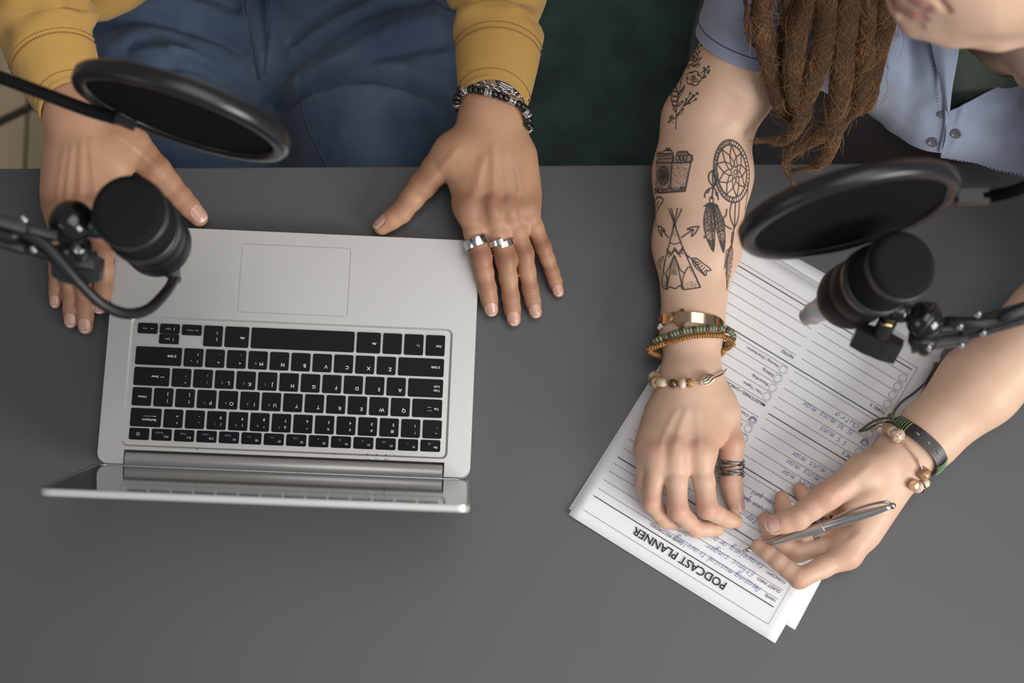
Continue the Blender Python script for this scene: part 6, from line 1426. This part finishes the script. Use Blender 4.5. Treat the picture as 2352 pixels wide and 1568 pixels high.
for k in range(260):
    a = rnd.uniform(-.75, .75); b_ = rnd.uniform(-.3, .5); ln = rnd.uniform(.010, .0155); dd = (LX*math.cos(a)-LY*math.sin(a)*1.0); e = k0+dd*ln+Vector((0, 0, .0016*b_-.0005)); mid = k0+dd*ln*.5+Vector((0, 0, .0020+.001*b_))
    M.add(*tube([k0+Vector((rnd.uniform(-.001, .001), rnd.uniform(-.0015, .0015), 0)), mid, e], .0003, 4, cap=False))
M.build('tassel', tas, cuffb, kind='stuff'); mk('tassel_knot', *sphere(k0, .0026, 12, 8), mat('tan_cord', (.26, .15, .07), .8), cuffb)
greenb = mat('green_bead', (.175, .21, .115), .45, var=.2, vscale=300); brownb = mat('brown_bead', (.10, .055, .04), .45); orangeb = mat('amber_bead', (.29, .13, .027), .4, var=.3, vscale=400, coat=.2)
def disc_bracelet(arc, hc, b, low, label, fn, r, ln, cordm):
    up, dn = loop_of(arc, hc, b, 8, low); t_ = empty('bracelet', up[len(up)//2], label, 'bracelet'); mk('cord', *tube(up+dn, .0007, 6, True), cordm, t_)
    at, L = walk(up+dn); n = int(L/ln)
    for k in range(n):
        p, d = at((k+.5)*L/n); m_ = fn(k); bead(p, d, r*(.96+.06*math.sin(k*2.1)), ln*.90, m_, t_, 'disc')
disc_bracelet([(1500, 800), (1502, 786), (1517, 777), (1539, 770), (1562, 762), (1583, 758), (1605, 755), (1627, 754), (1646, 754), (1663, 756), (1678, 762), (1685, 772), (1680, 786), (1664, 792)], 27, 22, 6, 'bracelet of green disc beads with brown spacers', lambda k: brownb if k % 4 == 3 else greenb, .0029, .0028, black_bead)
disc_bracelet([(1514, 817), (1497, 811), (1489, 801), (1502, 797), (1524, 790), (1546, 784), (1568, 777), (1590, 772), (1612, 770), (1634, 770), (1656, 771), (1674, 778), (1685, 788), (1672, 799), (1656, 807)], 25, 21, 5, 'bracelet of small amber brown disc beads beside the green one', lambda k: orangeb, .0025, .0022, black_bead)
cream = mat('cream_bead', (.66, .56, .40), .3, coat=.4); tan = mat('tan_glaze', (.36, .20, .09), .18, coat=.6, var=.35, vscale=160); choc = mat('chocolate_bead', (.09, .03, .017), .15, coat=.6); ochre = mat('ochre_bead', (.34, .18, .04), .25, coat=.4)
speck = mat('speckled_bead', (.30, .16, .07), .3, coat=.3, var=.9, vscale=420, col2=(.70, .60, .47)); shell = mat('shell_bead', (.48, .30, .17), .2, coat=.5, var=.6, vscale=250, col2=(.72, .62, .50))
def swirl(c, d, up_, r, ln, parent):
    """cream bead with dark swirl lines"""
    bead(c, d, r, ln, cream, parent, 'oval', n=18); r *= 1.22; ln *= 1.15; X, Y, D = frame(d, Vector(up_)); M = MB(); u = Vector(up_)
    sd = u.cross(D).normalized(); u = D.cross(sd)
    for o, a0 in ((-.55, -1.0), (.05, -1.2), (.6, -.9)):
        pts_ = []
        for k in range(14):
            s = -1+2*k/13; f = max(0, 1-(s*.88)**2)**.5; ang = o+.35*math.sin(s*2); pts_.append(Vector(c)+D*(s*ln*.42)+(u*math.cos(ang)+sd*math.sin(ang))*(r*max(.35, f)**.75*1.04))
        M.add(*tube(pts_, .00045, 5))
    M.build('swirl_line', black_bead, parent)
def skinp(x, y, h, off=.0032):
    h_ = WB.bvh.ray_cast(CAM, ray(x, y), 2.2)
    if h_[0] is not None and (h_[0]-CAM).length < (P(x, y, h)-CAM).length+.003: return h_[0]+h_[1]*off
    return P(x, y, h)
bg1 = empty('bracelet', P(1580, 880, 45), 'copper wire bangle with cream and brown beads at the tattooed wrist', 'bracelet')
BIG.add(bg1.name)
wpts = [skinp(1503, 855, 24), skinp(1503, 868, 30), skinp(1508, 878, 36), skinp(1525, 881, 43), skinp(1549, 883, 47.5), skinp(1568, 883, 48.5), skinp(1584, 881, 48.5), skinp(1602, 879, 48), skinp(1620, 875, 46.5), skinp(1642, 866, 41), skinp(1656, 858, 33), skinp(1664, 852, 26), skinp(1660, 850, 16)]
Q = [Vector(q) for q in cr_spline([tuple(p) for p in wpts], 8)]; mk('wire', *tube(Q, .0008, 8), copper, bg1)
for (x, y, h, r, ln, m_, sh_) in ((1502, 866, 29, .0047, .0090, speck, 'ball'), (1508, 878, 36, .0050, .0052, tan, 'disc'), (1526, 881, 43, .0035, .0100, cream, 'oval'), (1549, 883, 47.5, .0035, .0070, choc, 'ball'), (1568, 883, 48.5, .0038, .0064, shell, 'ball'), (1584, 881, 48.5, .0034, .0040, ochre, 'disc')):
    i = min(range(len(Q)-1), key=lambda k: (Q[k]-skinp(x, y, h)).length); bead(Q[i], Q[min(i+1, len(Q)-1)]-Q[i-1], r, ln, m_, bg1, sh_)
swirl(skinp(1620, 875, 46.8, .0036), P(1630, 871, 44)-P(1610, 878, 48), (0, 0, 1), .0038, .0138, bg1)
# bracelets on the writing hand
up, dn = loop_of([(2046, 972), (2062, 969), (2085, 982), (2111, 999), (2138, 1022), (2157, 1046), (2158, 1066), (2148, 1076)], 36, 22.5, 8, 9)
lb_ = empty('bracelet', up[len(up)//2], 'dark leather strap with green thread on the writing wrist', 'bracelet'); pth = up+dn; V = []; cen = sum(pth, Vector())/len(pth); fd = (P(2180, 950, 40)-P(2060, 1070, 32)).normalized()
for p in pth:
    o = (p-cen); o = (o-fd*o.dot(fd)).normalized(); V += [p-fd*.0060+o*.0011, p+fd*.0060+o*.0011, p+fd*.0060-o*.0008, p-fd*.0060-o*.0008]
n = len(pth); mk('strap', V, [(4*k+j, 4*k+(j+1) % 4, 4*((k+1) % n)+(j+1) % 4, 4*((k+1) % n)+j) for k in range(n) for j in range(4)], leather, lb_, False)
gth = mat('green_thread', (.15, .24, .12), .7); at, L = walk(pth); up_at, UL = walk(up, False)
def across(s, a, b, lift, r, nm_):
    p, d = up_at(s); o = (p-cen); o = (o-fd*o.dot(fd)).normalized(); mk(nm_, *tube([p+fd*(a+(b-a)*k/6)+o*(lift*(.35+.65*math.sin(math.pi*k/6))) for k in range(7)], r, 6), gth, lb_)
for k in range(6): across(UL*(.19+.031*k), -.0062, .0062, .0024, .0005, 'thread_wrap')
for k in range(5): across(UL*(.88+.024*k), -.0066, .0066, .0030, .0006, 'thread_wrap')
for s in (.10, .43, .57, .72):
    p, d = up_at(UL*s); p2, _ = up_at(UL*(s+.055)); o = (p-cen); o = (o-fd*o.dot(fd)).normalized(); mk('thread_stitch', *tube([p+o*.0006, p.lerp(p2, .5)+o*.0019, p2+o*.0006], .0008, 6), gth, lb_)
olive = mat('olive_cord', (.10, .082, .045), .85, bump=.4, bscale=900)
for pts in ([(2050, 962, 44), (2055, 943, 36), (2072, 922, 24), (2098, 903, 12), (2124, 880, 8), (2140, 855, 7), (2150, 836, 6)], [(2046, 962, 46), (2030, 960, 40), (2005, 968, 28), (1984, 982, 20), (1974, 990, 16), (1990, 986, 18), (2015, 974, 24), (2044, 968, 40)], [(2044, 952, 46), (2050, 960, 48), (2054, 970, 46)]):
    mk('tie_cord', *tube([Vector(q) for q in cr_spline([tuple(P(*p)) for p in pts], 8)], .0011, 8), olive, lb_)
mk('knot', *sphere(P(2150, 837, 6.5), .0024, 12, 8), olive, lb_); mk('knot', *sphere(P(2046, 956, 45), .0030, 12, 8), olive, lb_)
bg2 = empty('bracelet', P(2092, 1038, 56), 'copper wire bangle with cream and brown beads on the writing wrist', 'bracelet')
BIG.add(bg2.name)
wpts = [skinp(2012, 985, 30), skinp(2025, 981, 38), skinp(2042, 986, 47), skinp(2062, 1000, 56), skinp(2078, 1018, 58), skinp(2094, 1040, 57), skinp(2107, 1060, 54), skinp(2117, 1084, 46), skinp(2119, 1104, 36), skinp(2108, 1113, 28), skinp(2094, 1109, 20), P(2087, 1097, 14), P(2072, 1078, 8)]
Q = [Vector(q) for q in cr_spline([tuple(p) for p in wpts], 8)]; mk('wire', *tube(Q, .0008, 8), copper, bg2)
for (x, y, h, r, ln, m_, sh_) in ((2042, 986, 47, .0044, .0050, tan, 'disc'), (2051, 991, 51, .0042, .0040, shell, 'disc'), (2062, 1000, 56, .0054, .0104, speck, 'ball'), (2117, 1083, 46, .0050, .0088, tan, 'ball'), (2119, 1104, 36, .0036, .0072, cream, 'ball'), (2110, 1112, 29, .0046, .0056, choc, 'ball'), (2101, 1112, 23, .0046, .0052, shell, 'ball'), (2094, 1108, 19, .0042, .0044, tan, 'disc')):
    i = min(range(len(Q)-1), key=lambda k: (Q[k]-skinp(x, y, h)).length); bead(Q[i], Q[min(i+1, len(Q)-1)]-Q[i-1], r, ln, m_, bg2, sh_)
swirl(skinp(2026, 981, 39), P(2034, 983, 43)-P(2018, 981, 35), (0, 0, 1), .0042, .0100, bg2); swirl(P(2088, 1098, 15), P(2093, 1106, 18)-P(2082, 1090, 11), (0, 0, 1), .0036, .0085, bg2)

# ================================================================== pen
T0 = P(1697, 1269, 3.2); T1 = P(2050, 1161, 66); pd = (T1-T0).normalized(); PL = (T1-T0).length
pen = empty('pen', T0, 'slim silver ballpoint pen held over the planner sheet', 'pen'); pm = mat('pen_metal', (.56, .55, .545), .3, .95); pr_ = mat('pen_polished', (.70, .62, .58), .12, 1)
mk('tip', *lathe([(0, .0004), (.0015, .0007), (.003, .0010), (.0032, .0013), (.013, .0026)], T0, T1, 20), pr_, pen)
mk('barrel', *lathe([(.012, .0025), (.03, .0036), (.055, .0042), (PL*.56, .0046), (PL*.565, .0044)], T0, T1, 28), pm, pen)
mk('cap_barrel', *lathe([(PL*.566, .0044), (PL*.57, .0046), (PL*.72, .0046), (PL*.86, .0038), (PL*.96, .0026), (PL*.985, .0024)], T0, T1, 28), pm, pen)
X, Y, D = frame(pd); upv = (Vector((0, 0, 1))-pd*pd.z).normalized(); sdv = (CU-pd*CU.dot(pd)).normalized(); ov = (upv*.55+sdv*.83).normalized()
mk('end_cap', *sphere(T0+pd*PL, .0030, 16, 10), pr_, pen)
cl = [T0+pd*(PL*.995)+ov*.0022, T0+pd*(PL*.97)+ov*.0058, T0+pd*(PL*.88)+ov*.0078, T0+pd*(PL*.75)+ov*.0076, T0+pd*(PL*.66)+ov*.0060, T0+pd*(PL*.635)+ov*.0056]
mk('clip', *tube([Vector(q) for q in cr_spline([tuple(p) for p in cl], 8)], .0012, 8), pr_, pen)
